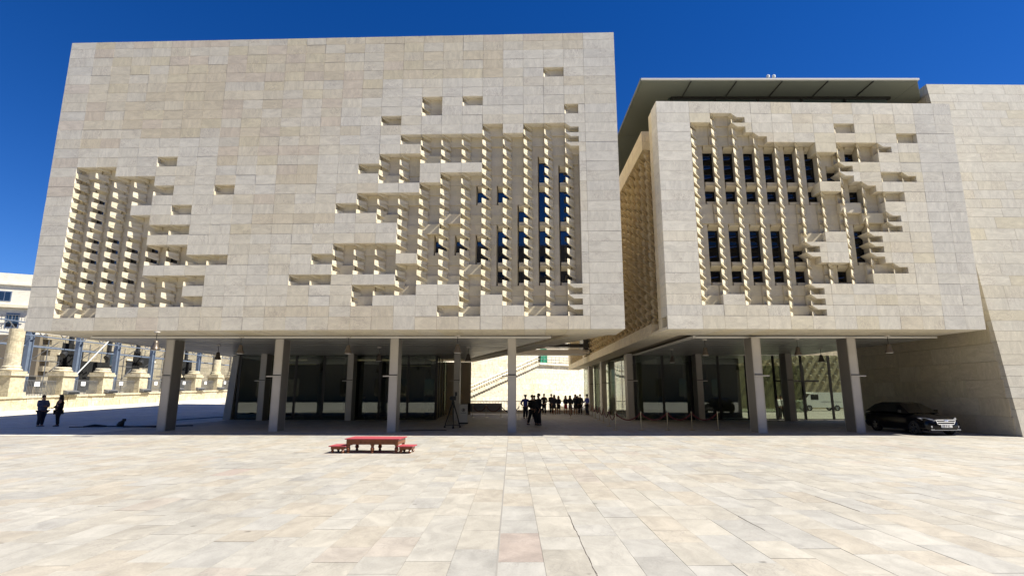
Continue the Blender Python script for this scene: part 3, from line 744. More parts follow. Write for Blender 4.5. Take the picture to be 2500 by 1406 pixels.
# ------------------------------------------------------------------ open-air theatre ruins along the left street
RX = -42.3
rw = thing("ruin_wall", "weathered limestone base wall along the left street under the pedestals", "wall")
def rz(y): return street_z(-40, y) + .12
for j in range(38):
    y0 = 36 + j * 1.5; y1 = y0 + 1.5
    for q, (h0, h1) in enumerate(((0, .55), (.55, 1.02), (1.02, 1.2))):
        zb = rz(y0); zt_ = rz(y1); out = (.10, 0.0, .13)[q] + random.uniform(-.03, .03)
        m = MB(); x = RX + out; yy0 = y0 + (q % 2) * .6 + .012; yy1 = y1 + (q % 2) * .6 - .012
        m.prism([(x, yy0, zb + h0), (x - 1.4, yy0, zb + h0), (x - 1.4, yy0, zb + h1 - .01), (x, yy0, zb + h1 - .01)], [(x, yy1, zt_ + h0), (x - 1.4, yy1, zt_ + h0), (x - 1.4, yy1, zt_ + h1 - .01), (x, yy1, zt_ + h1 - .01)], tint({'c': 3, 'y': 3, 'b': 1.5}, .08, .8))
        m.build("stone_block", 'old', rw)
m = MB(); m.prism([(RX - 1.0, 30, 0), (RX - 16, 30, 0), (RX - 16, 30, 1.0), (RX - 1.0, 30, 1.0)], [(RX - 1.0, 95, 1.2), (RX - 16, 95, 1.2), (RX - 16, 95, 2.3), (RX - 1.0, 95, 2.3)], PAL['c'] + (.2,)); m.build("terrace", 'old', rw)
def pedestal(y, shaft, name_label):
    zb = rz(y) + 1.18; t = thing("column_pedestal", name_label, "pedestal", "ruined column pedestals along the street", (RX - .9, y, zb))
    def T(): return tint({'c': 2, 'y': 3, 'b': 1}, .05, .8)
    m = MB(); m.box(-.85, .85, -.85, .85, 0, .38, T()); m.build("plinth", 'old', t)
    m = MB(); m.box(-.72, .72, -.72, .72, .39, 1.75, T()); m.build("die", 'old', t)
    m = MB(); m.box(-.86, .86, -.86, .86, 1.76, 1.98, T()); m.build("cap", 'old', t)
    m = MB(); m.box(-.78, .78, -.78, .78, 1.99, 2.16, T()); m.build("base_slab", 'old', t)
    m = MB(); m.lathe((0, 0, 2.17), [(.76, 0), (.8, .08), (.76, .17), (.66, .2), (.66, .27), (.7, .33), (.64, .4), (.6, .45)], 20, T()); m.build("torus_base", 'old', t, True)
    zz = 2.62
    for i in range(shaft):
        r0 = .58 - .012 * i
        m = MB(); m.lathe((0, 0, zz), [(r0, 0), (r0 - .01, 1.05)], 20, T()); m.build("drum", 'old', t, False); zz += 1.06
    return t
labs = ["tall broken column on a pedestal at the left edge, below the overhanging block", "bare pedestal just right of the tall broken column, above the two standing people", "bare pedestal under the slanting white brace pole", "bare pedestal beside the leftmost grey building column",
        "bare pedestal partly hidden behind the leftmost grey building column", "bare pedestal in front of the large black drape", "pedestal with a pale intact shaft, nearer of the two right-hand shafts", "farthest pedestal with a pale shaft, next to the glazed lobby"]
for i, (y, sh) in enumerate(((47.6, 3), (53.1, 0), (58.3, 0), (63.9, 0), (70.3, 0), (75.1, 0), (80.6, 6), (85.4, 6))): pedestal(y, sh, labs[i])
where = ["left of the two standing people", "right of the two standing people", "below the white brace pole", "left of the leftmost grey column", "right of the leftmost grey column", "below the black drape"]
for i, y in enumerate((54.9, 60.1, 65.6, 72.0, 76.8, 82.2)):
    t = thing("floodlight", "dark box floodlight at a pedestal foot, number %s from the left" % ("one two three four five six".split()[i]), "floodlight", "floodlights on the ruin wall", (RX + .15, y - 1.7, rz(y) + 1.22))
    m = MB(); m.prism([(-.2, -.75, 0), (.25, -.75, 0), (.25, -.75, .25), (-.2, -.75, .38)], [(-.2, .75, 0), (.25, .75, 0), (.25, .75, .25), (-.2, .75, .38)]); m.build("housing", 'rail', t)
    m = MB(); m.box(.255, .27, -.65, .65, .03, .2); m.build("lens", 'dark', t)
for i in range(7):
    ya, yb = (47.6, 53.1, 58.3, 63.9, 70.3, 75.1, 80.6)[i] + .95, (53.1, 58.3, 63.9, 70.3, 75.1, 80.6, 85.4)[i] - .95
    zb = rz(ya) + 1.2; t = thing("railing_section", ("railing bars between pedestals on the ruin terrace, section %s from the left" % ("one two three four five six seven".split()[i])), "railing", "railings between the pedestals")
    m = MB(); nb = 22
    for k in range(nb + 1):
        y = ya + (yb - ya) * k / nb; m.bar((RX - .6, y, zb), (RX - .6, y, zb + 1.35), .018, n=4)
    m.build("bars", 'rail', t, kind='stuff')
    m = MB(); m.bar((RX - .6, ya, zb + 1.36), (RX - .6, yb, zb + 1.36), .03, n=5); m.build("top_rail", 'rail', t)
    m = MB(); ym = ya + (yb - ya) * .42; m.box(RX - .56, RX - .545, ym - .28, ym + .28, zb + .85, zb + 1.25); m.build("notice", 'paper', t)
# steel frame of the theatre
for i, y in enumerate((50.9, 56.8, 62.4, 68.6, 73.9, 78.9, 83.8)):
    t = thing("steel_post", "blue-grey steel theatre post behind a pedestal, number %s counted from the left" % ("one two three four five six seven".split()[i]), "post", "steel posts of the open-air theatre", (RX - 2.6, y, 1.6))
    m = MB(); m.box(-.2, .2, -.26, -.2, 0, 7.4); m.build("flange", 'bluesteel', t)
    m = MB(); m.box(-.2, .2, .2, .26, 0, 7.4); m.build("flange", 'bluesteel', t)
    m = MB(); m.box(-.04, .04, -.2, .2, 0, 7.4); m.build("web", 'bluesteel', t)
    m = MB(); m.box(-.3, .3, -.36, .36, -.1, .02); m.build("foot_plate", 'bluesteel', t)
tr = thing("lighting_truss", "long lattice lighting truss spanning the steel posts above the ruins", "truss")
for zc in (7.15, 8.25):
    m = MB(); m.bar((RX - 2.2, 43, zc), (RX - 2.2, 88, zc), .06, n=6); m.build("chord", 'bluesteel', tr)
m = MB()
for k in range(36):
    y = 43 + k * 1.25; m.bar((RX - 2.2, y, 7.15 if k % 2 else 8.25), (RX - 2.2, y + 1.25, 8.25 if k % 2 else 7.15), .035, n=4)
m.build("lacing", 'rail', tr, kind='stuff')
m = MB(); m.bar((RX - 2.8, 40, 6.2), (RX - 2.8, 88, 6.2), .09, n=6); m.build("chord", 'bluesteel', tr)
m = MB(); m.bar((RX - 1.7, 55.7, 3.6), (RX - 1.7, 59.6, 7.4), .045, n=6); tag(m.build("brace_pole", 'white'), "white brace pole slanting up between two steel posts", "pole")
for i, (y, z) in enumerate(((54.5, 5.9), (60.4, 6.0), (66.0, 5.7), (71, 6.1))):
    t = thing("stage_light", "black stage light hanging under the lattice truss, number %s from the left" % ("one two three four".split()[i]), "stage light", "stage lights under the truss", (RX - 2.2, y, z))
    m = MB(); m.tube([(0, -.1, -.35), (0, .15, -.15), (0, .3, .05)], [.3, .26, .12], 10); m.build("can", 'black', t)
    m = MB(); m.bar((0, 0, 0), (0, 0, 7.12 - z), .025, n=5); m.build("hanger", 'black', t)
def drape(y0, y1, z0, z1, x, lab):
    m = MB(); n = 26; vs = []
    for i in range(n):
        y = y0 + (y1 - y0) * i / (n - 1)
        for z in (z0, (z0 + z1) / 2, z1): vs.append((x + .14 * math.sin(i * 1.9) + .05 * math.sin(i * .7 + z), y, z))
    m.add(vs, [[i * 3 + j, i * 3 + j + 1, i * 3 + j + 4, i * 3 + j + 3] for i in range(n - 1) for j in range(2)])
    return tag(m.build("drape", 'drape', None, True), lab, "drape", "black drapes of the open-air theatre")
drape(75.0, 80.6, 2.2, 6.6, RX - 4.5, "large square black drape between two right-hand steel posts")
drape(60.5, 65.5, 2.0, 5.4, RX - 5.5, "low wide black drape beyond the white brace pole")
drape(56.6, 58.2, 2.0, 7.0, RX - 4.2, "narrow black drape hanging beside the second steel post")
drape(66.6, 67.8, 2.0, 6.9, RX - 3.6, "narrow black drape hanging left of the leftmost grey column")
for i, (y, x) in enumerate(((54.5, RX - 6.2), (60.2, RX - 6.2), (66.3, RX - 6.4), (71.4, RX - 6.4), (77.2, RX - 6.3), (82.0, RX - 6.3))):
    t = thing("steel_post", "dark rear theatre post standing behind the blue-grey ones, number %s from the left" % ("one two three four five six".split()[i]), "post", "dark rear posts of the open-air theatre", (x, y, 1.5))
    m = MB(); m.box(-.16, .16, -.2, .2, 0, 7.6); m.build("shaft", 'dark', t)
    m = MB(); m.box(-.26, .26, -.3, .3, -.1, .02); m.build("foot_plate", 'dark', t)
sf = thing("scaffold", "grey tube scaffold and cable rig filling the gaps behind the pedestals", "scaffold")
m = MB()
for k in range(21):
    y = 46 + k * 2.0; m.bar((RX - 8.5, y, 1.5), (RX - 8.5, y, 7.6), .05, n=5)
    for zc in (2.6, 3.7, 5.3, 6.9): m.bar((RX - 8.5, y, zc), (RX - 8.5, y + 2.0, zc), .04, n=4)
    if k % 2: m.bar((RX - 8.5, y, 3.7), (RX - 8.5, y + 2.0, 5.3), .035, n=4)
    if k % 3 == 0: m.bar((RX - 8.5, y, 5.3), (RX - 6.3, y + .6, 7.2), .035, n=4)
m.build("tubes", 'rail', sf, kind='stuff')
for y, z0_, z1_ in ((49, 3.7, 5.2), (57, 2.6, 3.6), (63, 5.3, 6.8), (69, 2.6, 5.2), (75, 5.3, 6.9), (83, 2.6, 5.2)):
    m = MB(); m.box(RX - 8.45, RX - 8.38, y + .05, y + 1.95, z0_ + .05, z1_); m.build("black_panel", 'drape', sf)
# old houses behind the ruins
hs = thing("limestone_house", "old yellow limestone house front with arch, behind the theatre ruins", "house")
z = .5; c = 0
while z < 15:
    y_lim = 72.5 if z < 9.2 else 93
    y = y_lim + .4 + (c % 2) * .8
    while y < 150:
        ln = random.uniform(1.3, 2.0)
        if not (77.5 < y + ln / 2 < 81.5 and z < 4.6) and not (84 < y + ln / 2 < 85.6 and 6 < z < 8):
            if 'hsr' not in globals(): hsr = MB()
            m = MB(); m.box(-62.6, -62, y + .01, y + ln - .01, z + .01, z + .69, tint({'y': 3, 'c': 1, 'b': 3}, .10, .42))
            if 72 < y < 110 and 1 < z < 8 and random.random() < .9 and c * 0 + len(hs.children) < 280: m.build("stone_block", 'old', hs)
            else: hsr.add(m.v, m.f, m.t[0])
        y += ln
    z += .7; c += 1
hsr.build("masonry", 'old', hs, kind='stuff')
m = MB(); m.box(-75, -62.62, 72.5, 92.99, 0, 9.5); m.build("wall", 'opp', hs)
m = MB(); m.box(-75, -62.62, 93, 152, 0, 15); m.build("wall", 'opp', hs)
m = MB(); pts = [(77.6, .5), (81.4, .5), (81.4, 3.4)] + [(79.5 + 1.9 * math.cos(a_), 3.4 + 1.5 * math.sin(a_)) for a_ in [math.pi * k / 8 for k in range(1, 8)]] + [(77.6, 3.4)]
m.prism([(-61.9, y, z) for y, z in pts], [(-62.61, y, z) for y, z in pts]); m.build("arch_infill", 'body', hs)
m = MB(); m.box(-62.5, -61.96, 84.0, 85.6, 6, 8); m.build("window", 'pane', hs)
for yy in (75, 88.5, 94, 99, 104):
    m = MB(); m.box(-62.0, -61.9, yy, yy + 1.3, 4.5, 6.9); wi = m.build("window", 'dark', hs)
    m = MB(); m.box(-62, -61.75, yy - .2, yy + 1.5, 7.0, 7.25, PAL['c'] + (.3,)); m.build("hood", 'old', wi)
cb = thing("cream_building", "cream flat-roofed building far behind at the left edge, with balcony and blue-framed window", "building")
p0, p1 = at(-60, 640, 96), at(67, 672, 96)
m = MB(); q = [(-110, 84), (-84.8, 96), (-84.8, 130), (-120, 130)]
m.prism([(x, y, 0) for x, y in q], [(x, y, 22.6) for x, y in q], PAL['w'] + (.4,)); m.build("wall", 'facade', cb)
fc = Frame((-110, 84), (-84.8, 96))
m = MB(); fc.slab(m, 0, fc.W, 20.5, 20.8, -.4, -.01, PAL['w'] + (.2,)); m.build("cornice", 'facade', cb)
m = MB(); fc.slab(m, 0, fc.W - .2, 16.5, 17.0, -.8, -.01, PAL['c'] + (.2,)); m.build("balcony_slab", 'facade', cb)
m = MB()
for i in range(30): m.bar(fc.P(14 + i * .45, -.75, 14.2), fc.P(14 + i * .45, -.75, 15.2), .03, n=4)
m.bar(fc.P(14, -.75, 15.2), fc.P(27.4, -.75, 15.2), .05, n=4); m.build("balcony_rail", 'rail', cb)
for a_, z0_, z1_ in ((24.6, 8.2, 11.6), (20.5, 8.2, 11.6), (24.2, 13, 15.6), (20.2, 13, 15.6), (22.6, 17.6, 19.4), (20, 3.5, 6.5), (24.6, 3.5, 6.5)):
    m = MB(); fc.slab(m, a_, a_ + 1.9, z0_, z1_, -.06, .1); wi = m.build("window", 'bluesteel', cb)
    for k in range(2):
        m = MB(); fc.slab(m, a_ + .15 + k * .85, a_ + .9 + k * .85, z0_ + .15, z1_ - .15, -.08, -.02); m.build("pane", 'pane', wi)
m = MB(); m.lathe((-86.2, 97, 22.6), [(.04, 0), (.04, .6), (.15, .65), (.15, .95), (.05, 1)], 8); tag(m.build("roof_vent", 'white'), "tiny white vent on the roof corner of the far-left cream building", "vent")

# ------------------------------------------------------------------ lamps under the blocks
def pendant(p, lab, ln=.42):
    t = thing("pendant_lamp", lab, "lamp", "bell-shaped lamps under the blocks", (p[0], p[1], 4.69))
    m = MB(); m.lathe((0, 0, -.06), [(.12, 0), (.12, .058)], 10); m.build("ceiling_rose", 'metal', t)
    m = MB(); m.bar((0, 0, -.05), (0, 0, -ln), .014, n=5); m.build("stem", 'dark', t)
    m = MB(); m.lathe((0, 0, -ln - .42), [(.20, 0), (.18, .05), (.13, .16), (.105, .3), (.09, .4), (.03, .43)], 12); m.build("shade", 'lampmetal', t, True)
    m = MB(); m.lathe((0, 0, -ln - .44), [(.15, 0), (.15, .016)], 10); m.build("diffuser", 'trim', t)
lamp_uv = [(380, 842, "by the leftmost grey column, outer one"), (587, 852, "nearest the lobby's left corner"), (532, 868, "in front of the pale ruin shafts"), (850, 852, "midway between the second and third front columns"), (925, 872, "deeper in, left of the third front column"),
           (1117, 850, "above the film camera"), (1143, 872, "above the pale sign board"), (1722, 857, "left of the right block's first front column"), (1641, 876, "deep in front of the dark right lobby"), (1948, 856, "between the right block's two front columns"), (2005, 874, "over the entrance doors"), (2170, 850, "above the black car")]
for u, v, wd in lamp_uv:
    a_, b_ = ray(u, v); Y = (4.69 - .62 - EYE) / b_; pendant((a_ * Y, Y), "bell-shaped metal pendant lamp " + wd)

# ------------------------------------------------------------------ red-topped table and steps
def turned_leg(m, x, y, h, r=.055, n=10):
    prof = [(r * .55, 0), (r * .9, .03 * h / .5), (r * .6, .09 * h / .5), (r * 1.05, .2 * h), (r * 1.2, .34 * h), (r * .75, .48 * h), (r * 1.05, .56 * h), (r * .9, .6 * h)]
    m.lathe((x, y, 0), prof, n); m.box(x - r, x + r, y - r, y + r, .6 * h, h)
def red_table(loc, L_, D_, H_, name, lab, cat, rows_=3):
    t = thing(name, lab, cat, None, (loc[0], loc[1], 0), R(-3))
    m = MB(); m.box(-L_ / 2 - .05, L_ / 2 + .05, -D_ / 2 - .05, D_ / 2 + .05, H_ - .028, H_); m.build("top", 'redtop', t)
    ap = .34 * H_
    for (x0, x1, y0, y1) in ((-L_ / 2 + .05, L_ / 2 - .05, -D_ / 2, -D_ / 2 + .025), (-L_ / 2 + .05, L_ / 2 - .05, D_ / 2 - .025, D_ / 2), (-L_ / 2, -L_ / 2 + .025, -D_ / 2 + .05, D_ / 2 - .05), (L_ / 2 - .025, L_ / 2, -D_ / 2 + .05, D_ / 2 - .05)):
        m = MB(); m.box(x0, x1, y0, y1, H_ - .03 - ap, H_ - .03); m.build("apron", 'wood', t)
    xs2 = [-L_ / 2 + .06, L_ / 2 - .06] if rows_ == 2 else [-L_ / 2 + .06, 0, L_ / 2 - .06]
    for x in xs2:
        for y in (-D_ / 2 + .04, D_ / 2 - .04):
            m = MB(); turned_leg(m, x, y, H_ - .03, .058 if rows_ > 2 else .045); m.build("leg", 'wood', t)
    return t
red_table((-4.55, 19.0), 1.72, .95, .47, "platform_table", "low wide wooden platform table with red felt top standing in the sun", "table")
red_table((-5.70, 18.85), .46, .62, .24, "step_stool", "small red-topped wooden step stool at the table's left end", "stool", 2)
red_table((-3.47, 18.75), .42, .55, .24, "step_stool", "small red-topped wooden step stool at the table's right end", "stool", 2)

# ------------------------------------------------------------------ rope barriers
def stanchion(p, lab, h=.95):
    t = thing("stanchion", lab, "stanchion", "brass rope-barrier posts", (p[0], p[1], 0))
    m = MB(); m.lathe((0, 0, 0), [(.17, 0), (.17, .015), (.15, .03), (.03, .05)], 14); m.build("base", 'brass', t)
    m = MB(); m.lathe((0, 0, .045), [(.019, 0), (.019, h - .12)], 8); m.build("post", 'brass', t)
    m = MB(); m.lathe((0, 0, h - .08), [(.035, 0), (.035, .05), (.045, .07), (.03, .11), (.005, .12)], 8); m.build("finial", 'brass', t)
    return Vector((p[0], p[1], h - .07))
def rope(a, b, lab, sag=.35):
    m = MB(); pts = []
    for i in range(13):
        f = i / 12; p = a.lerp(b, f); p.z -= sag * (1 - (2 * f - 1) ** 2); pts.append(p)
    d = (b - a).normalized() * .03; pts[0] = pts[0] + d; pts[-1] = pts[-1] - d
    tag(m.tube(pts, .034, 6).build("barrier_rope", 'rope', None, True), lab, "rope", "dark red barrier ropes")
ords = "first second third fourth fifth sixth seventh eighth ninth tenth".split()
front = [gnd(u, 1050) for u in (1503, 1565.6, 1630.4, 1690, 1753.8)]
tops = [stanchion(p, "brass rope post, %s along the front row counted from the corner" % ords[i]) for i, p in enumerate(front)]
for i in range(4): rope(tops[i], tops[i + 1], "dark red rope, %s span of the front row from the corner" % ords[i])
back = [gnd(*q) for q in ((1487.5, 1040), (1474, 1032), (1463.5, 1026), (1454, 1021), (1446, 1017), (1439, 1013.5))]
tb = [tops[0]] + [stanchion(p, "brass rope post, %s in the row receding from the corner" % ords[i]) for i, p in enumerate(back)]
for i in range(6): rope(tb[i], tb[i + 1], "dark red rope, %s span of the receding row" % ords[i], .42)
lonely = [gnd(1393, 1020), gnd(1429, 1013)]
tl = [stanchion(p, "brass rope post %s" % s_) for p, s_ in zip(lonely, ("with a hanging loop, before the women in the gap", "before the blue-shirted guard by the lobby glass"))]
rope(tl[0], tl[1], "dark red rope slung low before the women in the gap", .3)
m = MB(); q = tl[0]; m.tube([(q.x + .12 * math.sin(k / 12 * 2 * math.pi), q.y - .05, q.z - .35 + .33 * math.cos(k / 12 * 2 * math.pi)) for k in range(13)], .022, 6)
tag(m.build("barrier_rope", 'rope', None, True), "dark red rope hanging in a loop from its brass post", "rope", "dark red barrier ropes")
lf = [at(u, 1016, 45.0) for u in (1154, 1186.5, 1223)]
for p in lf: p.z = 0
t3 = [stanchion(p, "brass rope post, %s before the grey screen" % ords[i]) for i, p in enumerate(lf)]
for i in range(2): rope(t3[i], t3[i + 1], "dark red rope, %s span before the grey screen" % ords[i], .42)
pc = gnd(1267, 1024); q = stanchion(pc, "single brass rope post just right of the centre column")
rope(t3[2], Vector((q.x - .0, q.y, q.z)), "dark red rope behind the centre column", .42)

# ------------------------------------------------------------------ sign board, speaker, film camera, jib
p = gnd(1131, 1034); sg = thing("sign_board", "pale standing sign board with round emblem, right of the film camera", "sign", None, (p.x, p.y, 0), R(-4))
m = MB(); m.box(-.27, .27, -.04, .04, .08, 1.22); m.build("panel", 'board', sg)
m = MB(); m.box(-.3, .3, -.14, .14, 0, .079); m.build("foot", 'black', sg)
m = MB(); ring = [(.11 * math.cos(k * math.pi / 8), .11 * math.sin(k * math.pi / 8)) for k in range(16)]
for k in range(16):
    a_, b_ = ring[k], ring[(k + 1) % 16]
    m.prism([(a_[0], -.046, .86 + a_[1]), (b_[0], -.046, .86 + b_[1]), (b_[0] * .72, -.046, .86 + b_[1] * .72), (a_[0] * .72, -.046, .86 + a_[1] * .72)], [(a_[0], -.041, .86 + a_[1]), (b_[0], -.041, .86 + b_[1]), (b_[0] * .72, -.041, .86 + b_[1] * .72), (a_[0] * .72, -.041, .86 + a_[1] * .72)])
m.build("emblem_ring", 'boardink', sg)
m = MB(); m.prism([(-.05, -.046, .80), (.06, -.046, .80), (.05, -.046, .93), (.0, -.046, .95), (-.02, -.046, .9)], [(-.05, -.041, .80), (.06, -.041, .80), (.05, -.041, .93), (.0, -.041, .95), (-.02, -.041, .9)]); m.build("emblem", 'boardink', sg)
m = MB(); m.box(-.17, .17, -.046, -.041, .66, .685); m.build("text_line", 'boardink', sg)
p = gnd(1105, 1044); fcx = thing("film_camera", "black film camera on a tall spreader tripod beside the sign board", "camera", None, (p.x, p.y, 0), R(200))
m = MB(); m.box(-.11, .11, -.22, .2, 1.52, 1.74); m.box(-.07, .07, -.42, -.22, 1.55, 1.7); m.build("camera_body", 'black', fcx)
m = MB(); m.tube([(0, -.42, 1.62), (0, -.55, 1.62)], [.075, .09], 10); m.build("lens", 'black', fcx)
m = MB(); m.box(-.16, -.12, -.05, .25, 1.78, 1.98); m.bar((-.12, .05, 1.74), (-.13, .08, 1.8), .02); m.build("viewfinder", 'black', fcx)
m = MB(); m.lathe((0, 0, 1.32), [(.09, 0), (.09, .1), (.06, .14), (.06, .2)], 10); m.build("head", 'black', fcx)
m = MB(); m.tube([(.05, .1, 1.45), (.1, .45, 1.2), (.1, .7, 1.12)], .015, 6); m.build("pan_handle", 'black', fcx)
feet = [(.5 * math.cos(a_), .5 * math.sin(a_)) for a_ in (R(80), R(200), R(320))]
for x, y in feet:
    m = MB(); m.tube([(x * .1, y * .1, 1.33), (x * .55, y * .55, .72), (x, y, .06)], [.035, .03, .025], 6); m.lathe((x, y, 0), [(.06, 0), (.06, .05), (.03, .09)], 8); m.build("leg", 'black', fcx)
    m = MB(); m.bar((0, 0, .14), (x, y, .12), .016); m.build("spreader", 'black', fcx)
p = at(1047, 1018, 42.2); p.z = 0; sp = thing("loudspeaker", "black loudspeaker on a slim tripod inside the glazed left lobby", "loudspeaker", None, (p.x, p.y, 0))
m = MB(); m.box(-.19, .19, -.17, .17, 1.6, 2.12); m.build("cabinet", 'black', sp)
m = MB(); m.bar((0, 0, .5), (0, 0, 1.6), .02, n=6); m.build("pole", 'black', sp)
for k in range(3):
    a_ = k * 2.09 + .4; m = MB(); m.bar((0, 0, .75), (.45 * math.cos(a_), .45 * math.sin(a_), .01), .014, n=5); m.build("leg", 'black', sp)
p = gnd(292, 1044); jb = thing("camera_jib", "black camera jib lying low on the shaded street left of the first column", "camera jib", None, (p.x, p.y, street_z(p.x, p.y)), R(3))
m = MB(); m.tube([(-2.6, -.2, .06), (-.2, -.1, .09), (2.2, -.25, .06)], [.025, .035, .03], 8); m.build("arm", 'black', jb)
m = MB(); m.tube([(-1.9, -.12, .07), (-1.3, -.1, .14), (-.7, -.05, .1)], [.04, .07, .04], 8); m.build("counterweight", 'black', jb)
m = MB(); m.tube([(0, 0, .1), (.05, .02, .25), (.16, .05, .42)], [.2, .16, .05], 8); m.box(.12, .26, -.05, .08, .36, .5); m.build("camera_head", 'black', jb)
m = MB(); m.tube([(0, .3, .04), (1.6, .75, .05), (3.4, 1.2, .05)], .035, 6); m.build("track", 'navy', jb)
pa, pb = gnd(420, 1029), gnd(585, 1018)
m = MB(); m.tube([(pa.x + (pb.x - pa.x) * f, pa.y + (pb.y - pa.y) * f, .02 + street_z(pa.x + (pb.x - pa.x) * f, pa.y + (pb.y - pa.y) * f)) for f in (0, .3, .6, 1)], .03, 6); tag(m.build("cable", 'navy', None, True), "dark cable running along the shaded floor right of the first column", "cable")
pa, pb = gnd(980, 1052), gnd(1090, 1051)
m = MB(); m.tube([(pa.x, pa.y, .02), (pa.x + .7, pa.y + .3, .02), (pb.x - .5, pb.y + .2, .02), (pb.x, pb.y, .02)], .022, 6); tag(m.build("cable", 'black', None, True), "thin black cable from the third column to the film camera", "cable")

# ------------------------------------------------------------------ cars
def loft(sections, closed=True):
    m = MB(); n = len(sections[0]); vs = [p for s_ in sections for p in s_]; fs = []
    for i in range(len(sections) - 1):
        for k in range(n): fs.append([i * n + k, i * n + (k + 1) % n, (i + 1) * n + (k + 1) % n, (i + 1) * n + k])
    fs.append(list(range(n))[::-1]); fs.append([(len(sections) - 1) * n + k for k in range(n)])
    m.add(vs, fs); return m
def wheel(root, x, y, r=.32, wdt=.21):
    sx = 1 if x > 0 else -1
    m = MB(); n = 20; prof = [(r * .62, -wdt / 2), (r * .95, -wdt / 2), (r, -wdt * .35), (r, wdt * .35), (r * .95, wdt / 2), (r * .62, wdt / 2)]
    vs = []; fs = []
    for rr, dx in prof:
        for k in range(n): vs.append((x + dx, y + rr * math.cos(2 * math.pi * k / n), r + rr * math.sin(2 * math.pi * k / n)))
    for i in range(len(prof)):
        for k in range(n): j = (i + 1) % len(prof); fs.append([i * n + k, i * n + (k + 1) % n, j * n + (k + 1) % n, j * n + k])
    m.add(vs, fs); wh = m.build("wheel", 'rubber', root)
    rm = MB(); xo = x + sx * wdt * .42
    for k in range(5):
        a_ = k * 2 * math.pi / 5 + .3; rm.prism([(xo, y + .05 * math.cos(a_ + 1.2), r + .05 * math.sin(a_ + 1.2)), (xo, y + r * .62 * math.cos(a_ + .16), r + r * .62 * math.sin(a_ + .16)), (xo, y + r * .62 * math.cos(a_ - .16), r + r * .62 * math.sin(a_ - .16)), (xo, y + .05 * math.cos(a_ - 1.2), r + .05 * math.sin(a_ - 1.2))],
                                                [(xo - sx * .03, y + .05 * math.cos(a_ + 1.2), r + .05 * math.sin(a_ + 1.2)), (xo - sx * .03, y + r * .62 * math.cos(a_ + .16), r + r * .62 * math.sin(a_ + .16)), (xo - sx * .03, y + r * .62 * math.cos(a_ - .16), r + r * .62 * math.sin(a_ - .16)), (xo - sx * .03, y + .05 * math.cos(a_ - 1.2), r + .05 * math.sin(a_ - 1.2))])
    for k in range(20):
        a_, b_ = 2 * math.pi * k / 20, 2 * math.pi * (k + 1) / 20
        rm.prism([(xo, y + r * .66 * math.cos(a_), r + r * .66 * math.sin(a_)), (xo, y + r * .66 * math.cos(b_), r + r * .66 * math.sin(b_)), (xo, y + r * .58 * math.cos(b_), r + r * .58 * math.sin(b_)), (xo, y + r * .58 * math.cos(a_), r + r * .58 * math.sin(a_))],
                 [(xo - sx * .04, y + r * .66 * math.cos(a_), r + r * .66 * math.sin(a_)), (xo - sx * .04, y + r * .66 * math.cos(b_), r + r * .66 * math.sin(b_)), (xo - sx * .04, y + r * .58 * math.cos(b_), r + r * .58 * math.sin(b_)), (xo - sx * .04, y + r * .58 * math.cos(a_), r + r * .58 * math.sin(a_))])
    rm.build("rim", 'rim', wh)
car = thing("parked_car", "glossy black saloon car with chrome grille parked under the right block", "car", None, (19.95, 25.85, 0), R(2))
# front is at y=0, rear at y=4.5
def sec(y, hw, zb, zs, zt_, tuck=.0):
    return [(-hw + .05, y, zb), (-hw - .0, y, zb + .12), (-hw, y, zs - .08), (-hw + .05, y, zs), (-hw * .55, y, zt_), (0, y, zt_ + .02), (hw * .55, y, zt_), (hw - .05, y, zs), (hw, y, zs - .08), (hw, y, zb + .12), (hw - .05, y, zb)]
S = [sec(.02, .55, .28, .60, .62), sec(.1, .74, .22, .68, .72), sec(.3, .82, .2, .74, .80), sec(.7, .875, .2, .80, .88), sec(1.2, .885, .2, .86, .95), sec(1.5, .885, .2, .88, .97), sec(3.7, .885, .2, .93, 1.0), sec(4.2, .86, .24, .92, 1.0), sec(4.45, .76, .3, .88, .94), sec(4.55, .6, .36, .80, .84)]
loft(S).build("body", 'carpaint', car, True)
def csec(y, hw, ht, z): return [(-hw, y, z), (-ht, y, z + (0)), (-ht * .9, y, z), (0, y, z), (ht * .9, y, z), (ht, y, z), (hw, y, z)]
cab = MB()
base = [(1.32, .80, .95), (4.25, .78, .97)]; 
prof = [(1.25, .95), (1.65, 1.2), (2.15, 1.42), (2.6, 1.48), (3.2, 1.47), (3.7, 1.36), (4.3, 1.0)]
ring1 = [(-.80 + .22 * max(0, (z - .95) / .53), y, z) for y, z in prof]; ring2 = [(-x, y, z) for x, y, z in ring1]
cab.add(ring1 + ring2, [[i, i + 1, len(prof) + i + 1, len(prof) + i] for i in range(len(prof) - 1)] + [list(range(len(prof))), list(range(len(prof), 2 * len(prof)))])
cab.build("cabin", 'carpaint', car, True)
m = MB(); m.add([(-.74, 1.26, .97), (.74, 1.26, .97), (.565, 2.1, 1.415), (-.565, 2.1, 1.415)], [[0, 1, 2, 3]]); m.add([(-.74, 1.24, .985), (.74, 1.24, .985), (.565, 2.08, 1.43), (-.565, 2.08, 1.43)], [[0, 1, 2, 3]]); m.build("windscreen", 'carglass', car)
